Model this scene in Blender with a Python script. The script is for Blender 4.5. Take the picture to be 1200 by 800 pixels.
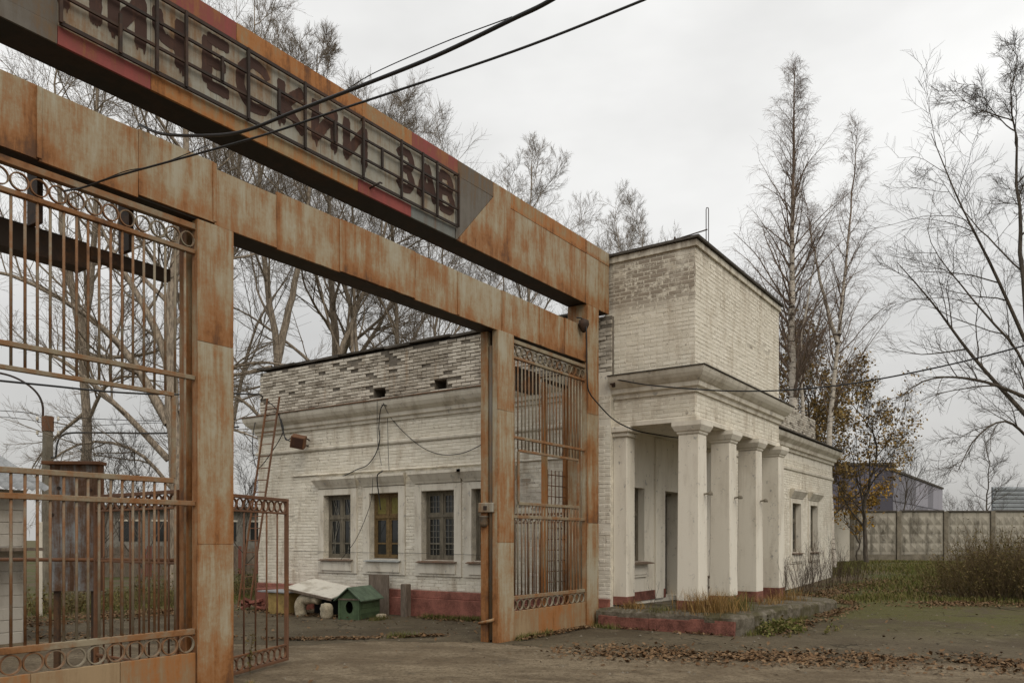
import bpy, bmesh, math, random
import numpy as np
from mathutils import Vector, Matrix, noise as mnoise
random.seed(7); RNG = np.random.default_rng(11)
for o in list(bpy.data.objects): bpy.data.objects.remove(o)
SC = bpy.context.scene
COL = SC.collection
# world axes: +X runs along the gate away from the viewer, +Y into the factory yard, Z up (metres)
# ------------------------------------------------------------------ camera, sky, sun, exposure
cam = bpy.data.cameras.new('camera'); cam_o = bpy.data.objects.new('camera', cam); COL.objects.link(cam_o)
cam.sensor_fit = 'HORIZONTAL'; cam.sensor_width = 36.0; cam.lens = 28.2
cam.shift_y = 0.1933; cam.clip_start = 0.05; cam.clip_end = 3000
cam_o.location = (0, 0, 1.6); cam_o.rotation_euler = (math.radians(90), 0, math.radians(34.75 - 90))
SC.camera = cam_o
W = bpy.data.worlds.new('World'); SC.world = W; W.use_nodes = True
SUN_DIR = Vector((-0.45, -0.72, 0.85)).normalized()
def build_world():
    nt = W.node_tree; nt.nodes.clear(); N = nt.nodes.new; L = nt.links.new
    out = N('ShaderNodeOutputWorld'); mix = N('ShaderNodeMixShader')
    sky = N('ShaderNodeTexSky'); sky.sky_type = 'NISHITA'; sky.sun_disc = False
    sky.sun_elevation = math.asin(SUN_DIR.z); sky.sun_rotation = math.atan2(SUN_DIR.x, SUN_DIR.y)
    sky.dust_density = 3.0
    b1 = N('ShaderNodeBackground'); b1.inputs[1].default_value = 0.12; L(sky.outputs[0], b1.inputs[0])
    tc = N('ShaderNodeTexCoord'); sp = N('ShaderNodeSeparateXYZ'); L(tc.outputs['Generated'], sp.inputs[0])
    # overcast deck: luminance rises from horizon to zenith, with soft cloud mottling
    rp = N('ShaderNodeValToRGB'); L(sp.outputs[2], rp.inputs[0])
    e = rp.color_ramp.elements
    e[0].position = 0.0; e[0].color = (0.50, 0.49, 0.47, 1)
    e[1].position = 0.55; e[1].color = (0.97, 0.965, 0.945, 1)
    m = e.new(0.12); m.color = (0.57, 0.56, 0.54, 1)
    m = e.new(0.32); m.color = (0.86, 0.855, 0.835, 1)
    mp = N('ShaderNodeMapping'); mp.inputs['Scale'].default_value = (1.6, 1.6, 4.0); L(tc.outputs['Generated'], mp.inputs[0])
    no = N('ShaderNodeTexNoise'); no.inputs['Scale'].default_value = 1.5; no.inputs['Detail'].default_value = 5
    no.inputs['Roughness'].default_value = 0.5; L(mp.outputs[0], no.inputs[0])
    mr = N('ShaderNodeMapRange'); mr.inputs[1].default_value = 0.3; mr.inputs[2].default_value = 0.7
    mr.inputs[3].default_value = 0.82; mr.inputs[4].default_value = 1.12; L(no.outputs[0], mr.inputs[0])
    mu = N('ShaderNodeVectorMath'); mu.operation = 'SCALE'; L(rp.outputs[0], mu.inputs[0]); L(mr.outputs[0], mu.inputs['Scale'])
    b2 = N('ShaderNodeBackground'); L(mu.outputs[0], b2.inputs[0]); b2.inputs[1].default_value = 1.04
    mix.inputs[0].default_value = 0.94
    L(b1.outputs[0], mix.inputs[1]); L(b2.outputs[0], mix.inputs[2]); L(mix.outputs[0], out.inputs[0])
build_world()
sun = bpy.data.lights.new('sun', 'SUN'); sun.energy = 1.5; sun.angle = math.radians(40); sun.color = (1.0, 0.91, 0.77)
sun_o = bpy.data.objects.new('sun', sun); COL.objects.link(sun_o)
sun_o.rotation_euler = SUN_DIR.to_track_quat('Z', 'Y').to_euler(); sun_o.location = (-10, -20, 30)
SC.view_settings.view_transform = 'Standard'; SC.view_settings.look = 'None'
SC.view_settings.gamma = 1.0; SC.view_settings.exposure = 0.0; SC.view_settings.use_curve_mapping = False
SC.render.engine = 'CYCLES'
SC.render.resolution_x = 1024; SC.render.resolution_y = 682

# ------------------------------------------------------------------ photo calibration helpers (pixel -> metric point at a real plane)
F = 940.0; TH = math.radians(34.75); S_ = math.sin(TH); C_ = math.cos(TH); HH = 1.6
def on_v(x, y, v):
    r = (x - 600) / F; d = v / (S_ - C_ * r); return Vector((d * (C_ + S_ * r), v, HH + (632 - y) * d / F))
def on_u(x, y, u):
    r = (x - 600) / F; d = u / (C_ + S_ * r); return Vector((u, d * (S_ - C_ * r), HH + (632 - y) * d / F))
def at(x, y, d):
    r = (x - 600) / F; return Vector((d * (C_ + S_ * r), d * (S_ - C_ * r), HH + (632 - y) * d / F))
def gpt(x, y, z=0.0):
    return at(x, y, (HH - z) * F / (y - 632))
def smooth(t): t = min(1, max(0, t)); return t * t * (3 - 2 * t)
def gz(x, y):
    z = 0.46 * smooth((x - 21) / 20.0) - 0.12 * smooth((y - 7.6) / 3.5)
    return z

# ------------------------------------------------------------------ materials
class Mat:
    def __init__(s, name, rough=0.85, spec=0.3):
        s.m = bpy.data.materials.new(name); s.m.use_nodes = True; s.nt = s.m.node_tree
        s.b = s.nt.nodes['Principled BSDF']; s.b.inputs['Roughness'].default_value = rough
        s.b.inputs['Specular IOR Level'].default_value = spec
        s._p = None
    def n(s, t): return s.nt.nodes.new(t)
    def l(s, a, b): s.nt.links.new(a, b)
    def pos(s, sc=(1, 1, 1), rot=0.0, obj=False):
        if obj:
            g = s.n('ShaderNodeTexCoord'); src = g.outputs['Object']
        else:
            g = s.n('ShaderNodeNewGeometry'); src = g.outputs['Position']
        mp = s.n('ShaderNodeMapping'); mp.inputs['Scale'].default_value = sc; mp.inputs['Rotation'].default_value = (0, 0, rot)
        s.l(src, mp.inputs[0]); return mp.outputs[0]
    def sep(s):
        g = s.n('ShaderNodeNewGeometry'); x = s.n('ShaderNodeSeparateXYZ'); s.l(g.outputs['Position'], x.inputs[0]); return x.outputs
    def nsep(s):
        g = s.n('ShaderNodeNewGeometry'); x = s.n('ShaderNodeSeparateXYZ'); s.l(g.outputs['True Normal'], x.inputs[0]); return x.outputs
    def noise(s, vec, scale, detail=5, rough=0.6, dist=0.0):
        t = s.n('ShaderNodeTexNoise'); t.inputs['Scale'].default_value = scale; t.inputs['Detail'].default_value = detail
        t.inputs['Roughness'].default_value = rough; t.inputs['Distortion'].default_value = dist; s.l(vec, t.inputs['Vector']); return t.outputs[0]
    def vor(s, vec, scale, feat='F1', out='Distance'):
        t = s.n('ShaderNodeTexVoronoi'); t.feature = feat; t.inputs['Scale'].default_value = scale; s.l(vec, t.inputs['Vector']); return t.outputs[out]
    def rng(s, fac, a, b, c=0.0, d=1.0):
        t = s.n('ShaderNodeMapRange'); t.interpolation_type = 'SMOOTHSTEP'
        s.l(fac, t.inputs[0]); t.inputs[1].default_value = a; t.inputs[2].default_value = b
        t.inputs[3].default_value = c; t.inputs[4].default_value = d; return t.outputs[0]
    def math(s, op, a, b=None):
        t = s.n('ShaderNodeMath'); t.operation = op
        for i, v in enumerate((a, b)):
            if v is None: continue
            if isinstance(v, (int, float)): t.inputs[i].default_value = v
            else: s.l(v, t.inputs[i])
        return t.outputs[0]
    def mix(s, fac, a, b, mode='MIX'):
        t = s.n('ShaderNodeMix'); t.data_type = 'RGBA'; t.blend_type = mode
        for i, v in ((0, fac), (6, a), (7, b)):
            if isinstance(v, (int, float)): t.inputs[i].default_value = v
            elif isinstance(v, tuple): t.inputs[i].default_value = (*v[:3], 1)
            else: s.l(v, t.inputs[i])
        return t.outputs[2]
    def rand(s):
        a = s.n('ShaderNodeObjectInfo').outputs['Random']; b = s.n('ShaderNodeNewGeometry').outputs['Random Per Island']
        return s.math('FRACT', s.math('ADD', s.math('MULTIPLY', a, 7.31), b))
    def bump(s, h, strength=0.4, dist=0.01):
        t = s.n('ShaderNodeBump'); t.inputs['Strength'].default_value = strength; t.inputs['Distance'].default_value = dist
        s.l(h, t.inputs['Height']); s.l(t.outputs[0], s.b.inputs['Normal'])
    def col(s, c):
        if isinstance(c, tuple): s.b.inputs['Base Color'].default_value = (*c, 1)
        else: s.l(c, s.b.inputs['Base Color'])
        return s.m
def rusty(name, paint, amount=0.5, rust=(0.23, 0.095, 0.032), dark=(0.05, 0.026, 0.016), streak=True, rough=0.72, paint2=None, edge=0.0):
    M = Mat(name, rough, 0.35)
    p = M.pos(); ps = M.pos((3.0, 3.0, 0.45) if streak else (1.5, 1.5, 1.5))
    n1 = M.noise(p, 1.3, 8, 0.68); n2 = M.noise(ps, 2.6, 8, 0.72); n3 = M.noise(p, 26, 4, 0.7)
    r = M.rand()
    n4 = M.noise(M.pos((7.0, 7.0, 0.35)) if streak else p, 3.0, 6, 0.7)
    f = M.math('ADD', M.math('ADD', M.math('MULTIPLY', n1, 0.42), M.math('MULTIPLY', n2, 0.36)), M.math('MULTIPLY', n4, 0.22))
    f = M.math('ADD', f, M.math('MULTIPLY', M.math('SUBTRACT', r, 0.5), 0.07))
    f = M.math('ADD', f, M.math('ADD', M.math('MULTIPLY', M.math('SUBTRACT', n3, 0.5), 0.09), (amount - 0.5) * 0.22))
    f = M.math('ADD', M.math('MULTIPLY', M.math('SUBTRACT', f, 0.5), 1.45), 0.5)
    if edge:   # sheets corrode first along their seams and lower rims
        tcg = M.n('ShaderNodeTexCoord').outputs['Generated']; sx = M.n('ShaderNodeSeparateXYZ'); M.l(tcg, sx.inputs[0])
        ex = M.rng(M.math('ABSOLUTE', M.math('SUBTRACT', sx.outputs[0], 0.5)), 0.36, 0.5); ez = M.rng(M.math('ADD', sx.outputs[2], M.math('MULTIPLY', M.math('SUBTRACT', n4, 0.5), 0.9)), 0.42, 0.0)
        f = M.math('ADD', f, M.math('MULTIPLY', M.math('ADD', M.math('MULTIPLY', ex, 0.6), ez), edge))
    p2 = paint2 or tuple(c * 0.78 for c in paint); tan = tuple(0.45 * a + 0.55 * b for a, b in zip(p2, rust))
    rp = M.n('ShaderNodeValToRGB'); M.l(f, rp.inputs[0]); rp.color_ramp.interpolation = 'B_SPLINE'; e = rp.color_ramp.elements
    e[0].position = 0.36; e[0].color = (*paint, 1); e[1].position = 0.74; e[1].color = (*dark, 1)
    for q, c in ((0.46, p2), (0.53, tan), (0.60, tuple(min(0.5, x * 1.15) for x in rust)), (0.66, tuple(x * 0.75 for x in rust))): x = e.new(q); x.color = (*c, 1)
    c = rp.outputs[0]
    M.bump(M.math('ADD', n3, M.math('MULTIPLY', M.rng(f, 0.45, 0.65), 0.6)), 0.3, 0.004)
    return M.col(c)
def simple(name, c, var=0.25, scale=4.0, rough=0.85, spec=0.25, bump=0.2, stretch=(1, 1, 1), rnd=0.0, fine=40):
    M = Mat(name, rough, spec); p = M.pos(stretch); n = M.noise(p, scale, 6, 0.65); n2 = M.noise(p, fine, 3, 0.6)
    f = M.math('ADD', M.math('MULTIPLY', n, 0.7), M.math('MULTIPLY', n2, 0.3))
    if rnd: f = M.math('ADD', f, M.math('MULTIPLY', M.math('SUBTRACT', M.rand(), 0.5), rnd))
    cc = M.mix(M.rng(f, 0.3, 0.7), tuple(x * (1 - var) for x in c), tuple(min(0.9, x * (1 + var)) for x in c))
    if bump: M.bump(n2, bump, 0.006)
    return M.col(cc)
def brick_mat(name, kind):
    M = Mat(name, 0.9, 0.2); p = M.pos(); r = M.rand(); n1 = M.noise(p, 0.9, 7, 0.65); n2 = M.noise(p, 14, 5, 0.7); n3 = M.noise(M.pos((2.5, 2.5, 0.5)), 1.3, 6, 0.65)
    x, y, z = M.sep()
    if kind == 'paint':
        base = M.mix(M.rng(r, 0.1, 0.9), (0.65, 0.61, 0.52), (0.73, 0.69, 0.60))
        base = M.mix(M.rng(n3, 0.47, 0.72), base, (0.47, 0.41, 0.325)); n4 = M.noise(M.pos((6, 6, 0.35)), 1.5, 7, 0.7); base = M.mix(M.math('MULTIPLY', M.rng(n4, 0.55, 0.70), 0.4), base, (0.40, 0.35, 0.285))
        # flaked paint: sparse small chips everywhere, big bare zone high on the tower flank
        chips = M.rng(M.math('ADD', n2, M.math('MULTIPLY', M.math('SUBTRACT', n1, 0.5), 0.35)), 0.62, 0.66)
        zone = M.math('MULTIPLY', M.rng(z, 5.75, 6.15), M.math('MULTIPLY', M.rng(M.nsep()[0], -0.4, -0.6), M.rng(n1, 0.36, 0.50)))
        zone = M.math('MULTIPLY', zone, M.rng(z, 6.95, 6.8)); zone = M.math('MULTIPLY', zone, M.rng(M.math('ADD', M.math('MULTIPLY', r, 0.25), M.math('MULTIPLY', n2, 0.75)), 0.36, 0.48))
        front = M.math('MULTIPLY', M.rng(M.math('ADD', z, M.math('MULTIPLY', n2, 0.7)), 6.9, 7.4), M.rng(n3, 0.42, 0.6))
        f = M.math('MAXIMUM', M.math('MULTIPLY', chips, 0.8), M.math('MAXIMUM', zone, M.math('MULTIPLY', front, 0.75)))
        bare = M.mix(r, (0.235, 0.20, 0.16), (0.30, 0.255, 0.205))
        c = M.mix(f, base, bare)
    elif kind == 'weather':
        c = M.mix(M.rng(r, 0.0, 1.0), (0.32, 0.285, 0.235), (0.43, 0.39, 0.33))
        c = M.mix(M.rng(M.noise(p, 2.2, 6, 0.7), 0.50, 0.62), c, (0.20, 0.172, 0.14))
        c = M.mix(M.math('MULTIPLY', M.rng(n1, 0.38, 0.56), M.rng(M.math('ADD', M.math('MULTIPLY', r, 0.5), M.math('MULTIPLY', n2, 0.6)), 0.34, 0.58)), c, (0.56, 0.52, 0.45))
        c = M.mix(M.rng(n2, 0.63, 0.74), c, (0.12, 0.10, 0.08))
        c = M.mix(M.math('MULTIPLY', M.rng(n3, 0.56, 0.7), 0.5), c, (0.30, 0.21, 0.13))
    else:  # red painted plinth
        c = M.mix(r, (0.15, 0.06, 0.045), (0.22, 0.085, 0.064))
        c = M.mix(M.rng(n2, 0.55, 0.68), c, (0.16, 0.075, 0.055))
        c = M.mix(M.rng(n1, 0.58, 0.72), c, (0.36, 0.25, 0.20))
    M.bump(n2, 0.5, 0.006)
    return M.col(c)
def plaster(name, c=(0.69, 0.65, 0.565), stain=(0.45, 0.40, 0.325), amt=0.6):
    M = Mat(name, 0.85, 0.25); p = M.pos(); n1 = M.noise(M.pos((2, 2, 0.5)), 1.4, 7, 0.65); n2 = M.noise(p, 9, 6, 0.7); n3 = M.noise(p, 60, 3, 0.6)
    z = M.sep()[2]
    n4 = M.noise(M.pos((7, 7, 0.30)), 1.6, 7, 0.7); vd = M.n('ShaderNodeTexVoronoi'); vd.feature = 'DISTANCE_TO_EDGE'; vd.inputs['Scale'].default_value = 1.3
    dv = M.n('ShaderNodeVectorMath'); dv.operation = 'ADD'; nn = M.n('ShaderNodeTexNoise'); nn.inputs['Scale'].default_value = 3.0; nn.inputs['Detail'].default_value = 5; M.l(p, nn.inputs[0]); M.l(p, dv.inputs[0]); M.l(nn.outputs[1], dv.inputs[1]); M.l(dv.outputs[0], vd.inputs['Vector'])
    cc = M.mix(M.math('MULTIPLY', M.rng(n1, 0.44, 0.70), amt), c, stain)
    cc = M.mix(M.math('MULTIPLY', M.rng(n4, 0.56, 0.72), 0.28 * amt), cc, tuple(x * 0.8 for x in stain))
    cc = M.mix(M.math('MULTIPLY', M.rng(n2, 0.60, 0.64), M.rng(n1, 0.42, 0.56)), cc, (0.34, 0.325, 0.295))
    cc = M.mix(M.math('MULTIPLY', M.rng(n3, 0.58, 0.72), 0.35), cc, stain)
    cc = M.mix(M.math('MULTIPLY', M.math('MULTIPLY', M.rng(vd.outputs['Distance'], 0.010, 0.003), M.rng(n1, 0.50, 0.60)), 0.4), cc, (0.16, 0.14, 0.115))
    M.bump(M.math('ADD', n3, n2), 0.35, 0.006); return M.col(cc)
def leafmat(name, cols, rough=0.8, trans=0.15):
    M = Mat(name, rough, 0.15); r = M.n('ShaderNodeNewGeometry').outputs['Random Per Island']
    t = M.n('ShaderNodeValToRGB'); M.l(r, t.inputs[0]); e = t.color_ramp.elements; t.color_ramp.interpolation = 'LINEAR'
    e[0].position = 0; e[0].color = (*cols[0], 1); e[1].position = 1; e[1].color = (*cols[-1], 1)
    for i, c in enumerate(cols[1:-1]): x = e.new((i + 1) / (len(cols) - 1)); x.color = (*c, 1)
    M.b.inputs['Roughness'].default_value = rough
    return M.col(t.outputs[0])
def barkmat(name, c1, c2, birch=False):
    M = Mat(name, 0.9, 0.15)
    if birch:
        p = M.pos((1, 1, 4.0)); n = M.noise(p, 1.6, 6, 0.7); p2 = M.pos((1, 1, 3)); n2 = M.noise(p2, 7, 4, 0.6); z = M.sep()[2]
        c = M.mix(M.rng(n2, 0.50, 0.62), c1, c2); c = M.mix(M.rng(n, 0.54, 0.6), c, (0.03, 0.026, 0.022))
        c = M.mix(M.rng(z, 11.0, 17.0), c, (0.16, 0.115, 0.085))
    else:
        p = M.pos((6, 6, 1.2)); n = M.noise(p, 3.0, 6, 0.7); c = M.mix(M.rng(n, 0.35, 0.65), c1, c2); M.bump(n, 0.6, 0.03)
    return M.col(c)
MT = {}
def build_mats():
    G = MT
    G['sheet'] = rusty('weathered_sheet', (0.355, 0.325, 0.25), 0.42, rust=(0.235, 0.098, 0.030), dark=(0.085, 0.04, 0.02), paint2=(0.30, 0.235, 0.145), edge=0.11)
    G['sheet_orange'] = rusty('orange_sheet', (0.33, 0.24, 0.13), 0.62, rust=(0.30, 0.118, 0.03), dark=(0.10, 0.042, 0.018), edge=0.06)
    G['sheet_red'] = rusty('red_sheet', (0.26, 0.06, 0.05), 0.30, paint2=(0.20, 0.05, 0.045))
    G['sheet_grey'] = rusty('grey_sheet', (0.30, 0.295, 0.255), 0.40, rust=(0.185, 0.105, 0.05), paint2=(0.26, 0.235, 0.185))
    G['sheet_dark'] = rusty('dark_grey_sheet', (0.14, 0.125, 0.105), 0.35, rust=(0.13, 0.08, 0.04))
    G['sheet_blue'] = rusty('bluish_sheet', (0.17, 0.18, 0.17), 0.25, rust=(0.15, 0.09, 0.05))
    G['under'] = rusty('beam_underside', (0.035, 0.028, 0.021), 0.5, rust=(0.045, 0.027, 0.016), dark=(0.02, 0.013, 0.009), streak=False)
    G['letter'] = rusty('rust_letter', (0.052, 0.023, 0.015), 0.35, rust=(0.085, 0.036, 0.02))
    G['rod'] = rusty('dark_rod', (0.03, 0.021, 0.016), 0.4, rust=(0.055, 0.028, 0.016), streak=False)
    G['bar'] = rusty('gate_bar', (0.25, 0.215, 0.155), 0.55, rust=(0.17, 0.078, 0.03), streak=False)
    G['rail'] = rusty('gate_rail', (0.28, 0.235, 0.16), 0.58, rust=(0.20, 0.088, 0.03), streak=False)
    G['plate'] = rusty('base_plate', (0.31, 0.22, 0.125), 0.5, rust=(0.27, 0.11, 0.032))
    G['steel'] = rusty('dark_channel', (0.05, 0.035, 0.025), 0.5, rust=(0.10, 0.05, 0.022), streak=False)
    G['brownbar'] = rusty('brown_bar', (0.15, 0.075, 0.042), 0.5, rust=(0.17, 0.075, 0.032), streak=False)
    G['patch'] = rusty('patchy_plate', (0.31, 0.33, 0.34), 0.50, rust=(0.10, 0.05, 0.024))
    G['brick'] = brick_mat('painted_brick', 'paint'); G['brick_old'] = brick_mat('weathered_brick', 'weather'); G['brick_red'] = brick_mat('red_plinth', 'red')
    G['mortar'] = simple('mortar_painted', (0.58, 0.54, 0.455), 0.3, 5); G['mortar_old'] = simple('mortar_old', (0.16, 0.14, 0.115), 0.35, 6)
    G['plaster'] = plaster('white_plaster'); G['trim'] = plaster('white_trim', (0.66, 0.62, 0.535), (0.40, 0.35, 0.275), 0.8)
    G['redpaint'] = simple('red_paint', (0.17, 0.07, 0.053), 0.55, 5, bump=0.5)
    G['redplinth'] = simple('red_plinth_paint', (0.25, 0.10, 0.075), 0.5, 3.5, bump=0.5)
    G['frame'] = simple('weathered_wood_frame', (0.15, 0.132, 0.10), 0.4, 12, stretch=(1, 1, 0.3)); G['frame_y'] = simple('ochre_wood_frame', (0.15, 0.10, 0.045), 0.4, 12)
    M = Mat('window_glass', 0.06, 0.5); M.col((0.018, 0.02, 0.02)); G['glass'] = M.m
    G['curtain'] = simple('yellow_curtain', (0.17, 0.145, 0.045), 0.3, 8); G['lattice'] = simple('window_bars', (0.20, 0.19, 0.16), 0.3, 20)
    G['sill'] = rusty('sheet_sill', (0.20, 0.15, 0.11), 0.5, rust=(0.18, 0.09, 0.05)); G['sill_g'] = simple('grey_sill', (0.33, 0.34, 0.33), 0.2, 8)
    G['concrete'] = simple('old_concrete', (0.165, 0.145, 0.112), 0.4, 3, bump=0.4); G['roofing'] = simple('roof_felt', (0.075, 0.066, 0.056), 0.4, 5)
    G['fence'] = plaster('fence_concrete', (0.33, 0.305, 0.255), (0.12, 0.108, 0.085), 1.0)
    G['cable'] = simple('black_cable', (0.018, 0.018, 0.019), 0.2, 8, 0.55, 0.4, 0); G['wood'] = simple('grey_board', (0.17, 0.135, 0.105), 0.35, 10, stretch=(1, 1, 0.2))
    G['green'] = simple('green_paint', (0.075, 0.115, 0.06), 0.3, 6, 0.7, rnd=0.25); G['roofgreen'] = simple('green_roof', (0.12, 0.165, 0.115), 0.3, 5, 0.65)
    G['white'] = plaster('white_board', (0.62, 0.59, 0.52), (0.3, 0.26, 0.2), 0.8); G['yellow'] = simple('yellow_paint', (0.30, 0.21, 0.075), 0.35, 6)
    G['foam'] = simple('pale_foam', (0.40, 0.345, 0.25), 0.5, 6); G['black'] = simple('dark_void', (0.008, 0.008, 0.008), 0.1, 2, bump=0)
    G['slate'] = simple('corrugated_slate', (0.25, 0.26, 0.27), 0.35, 4); G['shedwall'] = plaster('shed_wall', (0.22, 0.205, 0.18), (0.13, 0.12, 0.10), 0.9); G['hut'] = plaster('hut_wall', (0.45, 0.42, 0.37), (0.28, 0.25, 0.2), 0.8)
    G['whouse'] = simple('blue_grey_cladding', (0.105, 0.10, 0.125), 0.25, 0.4, rnd=0.35, bump=0); G['whouse2'] = simple('pale_cladding', (0.24, 0.235, 0.27), 0.25, 0.4, rnd=0.7, bump=0)
    G['zinc'] = simple('zinc_siding', (0.22, 0.24, 0.255), 0.15, 2, 0.5, 0.4)
    G['bark'] = barkmat('grey_bark', (0.14, 0.115, 0.09), (0.36, 0.30, 0.235)); G['twig'] = barkmat('twig_bark', (0.15, 0.122, 0.094), (0.24, 0.20, 0.155))
    G['bark_d'] = barkmat('dark_bark', (0.055, 0.047, 0.038), (0.12, 0.10, 0.08)); G['twig_d'] = barkmat('dark_twig', (0.06, 0.05, 0.042), (0.105, 0.088, 0.07))
    G['birch'] = barkmat('birch_bark', (0.58, 0.53, 0.46), (0.40, 0.355, 0.30), True); G['birch_t'] = barkmat('birch_twig', (0.14, 0.105, 0.08), (0.22, 0.165, 0.13))
    G['leaf_y'] = leafmat('autumn_leaves', [(0.19, 0.125, 0.055), (0.26, 0.17, 0.065), (0.33, 0.225, 0.075), (0.22, 0.165, 0.075)])
    G['leaf_yy'] = leafmat('yellow_leaves', [(0.30, 0.17, 0.025), (0.38, 0.22, 0.03), (0.25, 0.15, 0.03)])
    G['litter'] = leafmat('leaf_litter', [(0.075, 0.045, 0.023), (0.14, 0.083, 0.042), (0.22, 0.145, 0.082), (0.10, 0.056, 0.028), (0.17, 0.10, 0.05)])
    G['grass'] = leafmat('green_grass', [(0.065, 0.08, 0.018), (0.10, 0.11, 0.025), (0.14, 0.125, 0.042), (0.17, 0.13, 0.06), (0.085, 0.105, 0.022)])
    G['drygrass'] = leafmat('dry_grass', [(0.22, 0.125, 0.04), (0.30, 0.18, 0.06), (0.17, 0.11, 0.04), (0.26, 0.17, 0.08)])
    G['stem'] = leafmat('dry_stems', [(0.075, 0.052, 0.03), (0.13, 0.09, 0.05), (0.10, 0.08, 0.035), (0.19, 0.135, 0.075)])
    G['stem_d'] = leafmat('dark_stems', [(0.045, 0.032, 0.024), (0.085, 0.055, 0.04), (0.07, 0.05, 0.036)])
    G['herb'] = leafmat('weed_leaves', [(0.085, 0.07, 0.025), (0.13, 0.095, 0.035), (0.10, 0.09, 0.03), (0.17, 0.12, 0.05)])
    # ---- ground surfaces
    M = Mat('dirt_ground', 0.95, 0.1); p = M.pos(); n = M.noise(p, 0.35, 7, 0.65); n2 = M.noise(p, 5, 6, 0.7)
    c = M.mix(M.rng(n, 0.4, 0.6), (0.115, 0.09, 0.06), (0.075, 0.085, 0.03)); c = M.mix(M.rng(n2, 0.5, 0.7), c, (0.16, 0.115, 0.07)); M.bump(n2, 0.8, 0.04); G['ground'] = M.col(c)
    M = Mat('mossy_concrete', 0.95, 0.1); p = M.pos(); n = M.noise(p, 1.3, 7, 0.65); n2 = M.noise(p, 9, 6, 0.72); n3 = M.noise(p, 50, 4, 0.7); c = M.mix(M.rng(n2, 0.35, 0.65), (0.10, 0.085, 0.062), (0.20, 0.178, 0.14)); c = M.mix(M.math('MULTIPLY', M.rng(n, 0.47, 0.58), 0.8), c, (0.075, 0.066, 0.03)); c = M.mix(M.math('MULTIPLY', M.rng(n3, 0.56, 0.7), 0.5), c, (0.06, 0.048, 0.035)); M.bump(M.math('ADD', n2, n3), 0.8, 0.03); G['mossy'] = M.col(c)
    M = Mat('sandy_road', 0.95, 0.12); p = M.pos(); a = math.radians(69)
    mp2 = M.n('ShaderNodeMapping'); mp2.inputs['Scale'].default_value = (0.6, 1.2, 1); M.l(M.pos((1, 1, 1), a), mp2.inputs[0]); ps = mp2.outputs[0]; n = M.noise(ps, 1.1, 8, 0.68, 1.2); n2 = M.noise(p, 8, 7, 0.72); n3 = M.noise(p, 60, 3, 0.7); n4 = M.noise(p, 0.7, 5, 0.6)
    c = M.mix(M.rng(n, 0.34, 0.66), (0.17, 0.13, 0.085), (0.31, 0.25, 0.17)); c = M.mix(M.math('MULTIPLY', M.rng(n2, 0.45, 0.7), 0.55), c, (0.125, 0.092, 0.06))
    c = M.mix(M.math('MULTIPLY', M.rng(n4, 0.5, 0.68), 0.5), c, (0.15, 0.11, 0.07)); c = M.mix(M.math('MULTIPLY', M.rng(n3, 0.62, 0.72), 0.5), c, (0.32, 0.28, 0.22))
    n6 = M.noise(p, 24, 5, 0.75); c = M.mix(M.math('MULTIPLY', M.rng(n6, 0.50, 0.62), 0.75), c, (0.09, 0.068, 0.045)); c = M.mix(M.math('MULTIPLY', M.rng(M.noise(p, 2.4, 6, 0.7), 0.56, 0.66), 0.5), c, (0.105, 0.085, 0.062)); M.bump(M.math('ADD', M.math('ADD', n2, M.math('MULTIPLY', n6, 0.6)), M.math('MULTIPLY', n3, 0.5)), 1.0, 0.05); G['road'] = M.col(c)
    M = Mat('worn_asphalt', 0.92, 0.15); p = M.pos(); n = M.noise(p, 0.45, 7, 0.62); n2 = M.noise(p, 7, 7, 0.72); n3 = M.noise(p, 75, 3, 0.7); x, y, z = M.sep()
    c = M.mix(M.rng(n, 0.36, 0.62), (0.085, 0.067, 0.043), (0.13, 0.106, 0.07)); c = M.mix(M.math('MULTIPLY', M.rng(n2, 0.50, 0.68), 0.75), c, (0.075, 0.056, 0.036))
    n5 = M.noise(p, 1.6, 6, 0.7); c = M.mix(M.math('MULTIPLY', M.rng(n5, 0.52, 0.66), 0.6), c, (0.175, 0.145, 0.10))
    moss = M.math('MULTIPLY', M.rng(x, 13.0, 18.5), M.rng(M.math('ADD', M.math('MULTIPLY', n, 0.6), M.math('MULTIPLY', n2, 0.4)), 0.40, 0.53))
    c = M.mix(M.math('MULTIPLY', moss, 0.85), c, (0.088, 0.086, 0.024)); c = M.mix(M.math('MULTIPLY', M.rng(n3, 0.64, 0.74), 0.55), c, (0.24, 0.215, 0.18))
    vd = M.n('ShaderNodeTexVoronoi'); vd.feature = 'DISTANCE_TO_EDGE'; vd.inputs['Scale'].default_value = 0.55; dv = M.n('ShaderNodeVectorMath'); dv.operation = 'ADD'; nn = M.n('ShaderNodeTexNoise'); nn.inputs['Scale'].default_value = 1.6; nn.inputs['Detail'].default_value = 6; M.l(p, nn.inputs[0]); M.l(p, dv.inputs[0]); M.l(nn.outputs[1], dv.inputs[1]); M.l(dv.outputs[0], vd.inputs['Vector'])
    crk = M.math('MULTIPLY', M.rng(vd.outputs['Distance'], 0.012, 0.003), M.rng(n5, 0.46, 0.56)); c = M.mix(M.math('MULTIPLY', crk, 0.85), c, (0.035, 0.028, 0.018))
    n6 = M.noise(p, 26, 5, 0.75); c = M.mix(M.math('MULTIPLY', M.rng(n6, 0.50, 0.62), 0.65), c, (0.055, 0.043, 0.029))
    M.bump(M.math('SUBTRACT', M.math('ADD', M.math('ADD', n2, M.math('MULTIPLY', n6, 0.5)), M.math('MULTIPLY', n3, 0.5)), M.math('MULTIPLY', crk, 1.2)), 0.8, 0.025); G['pave'] = M.col(c)
build_mats()

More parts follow.
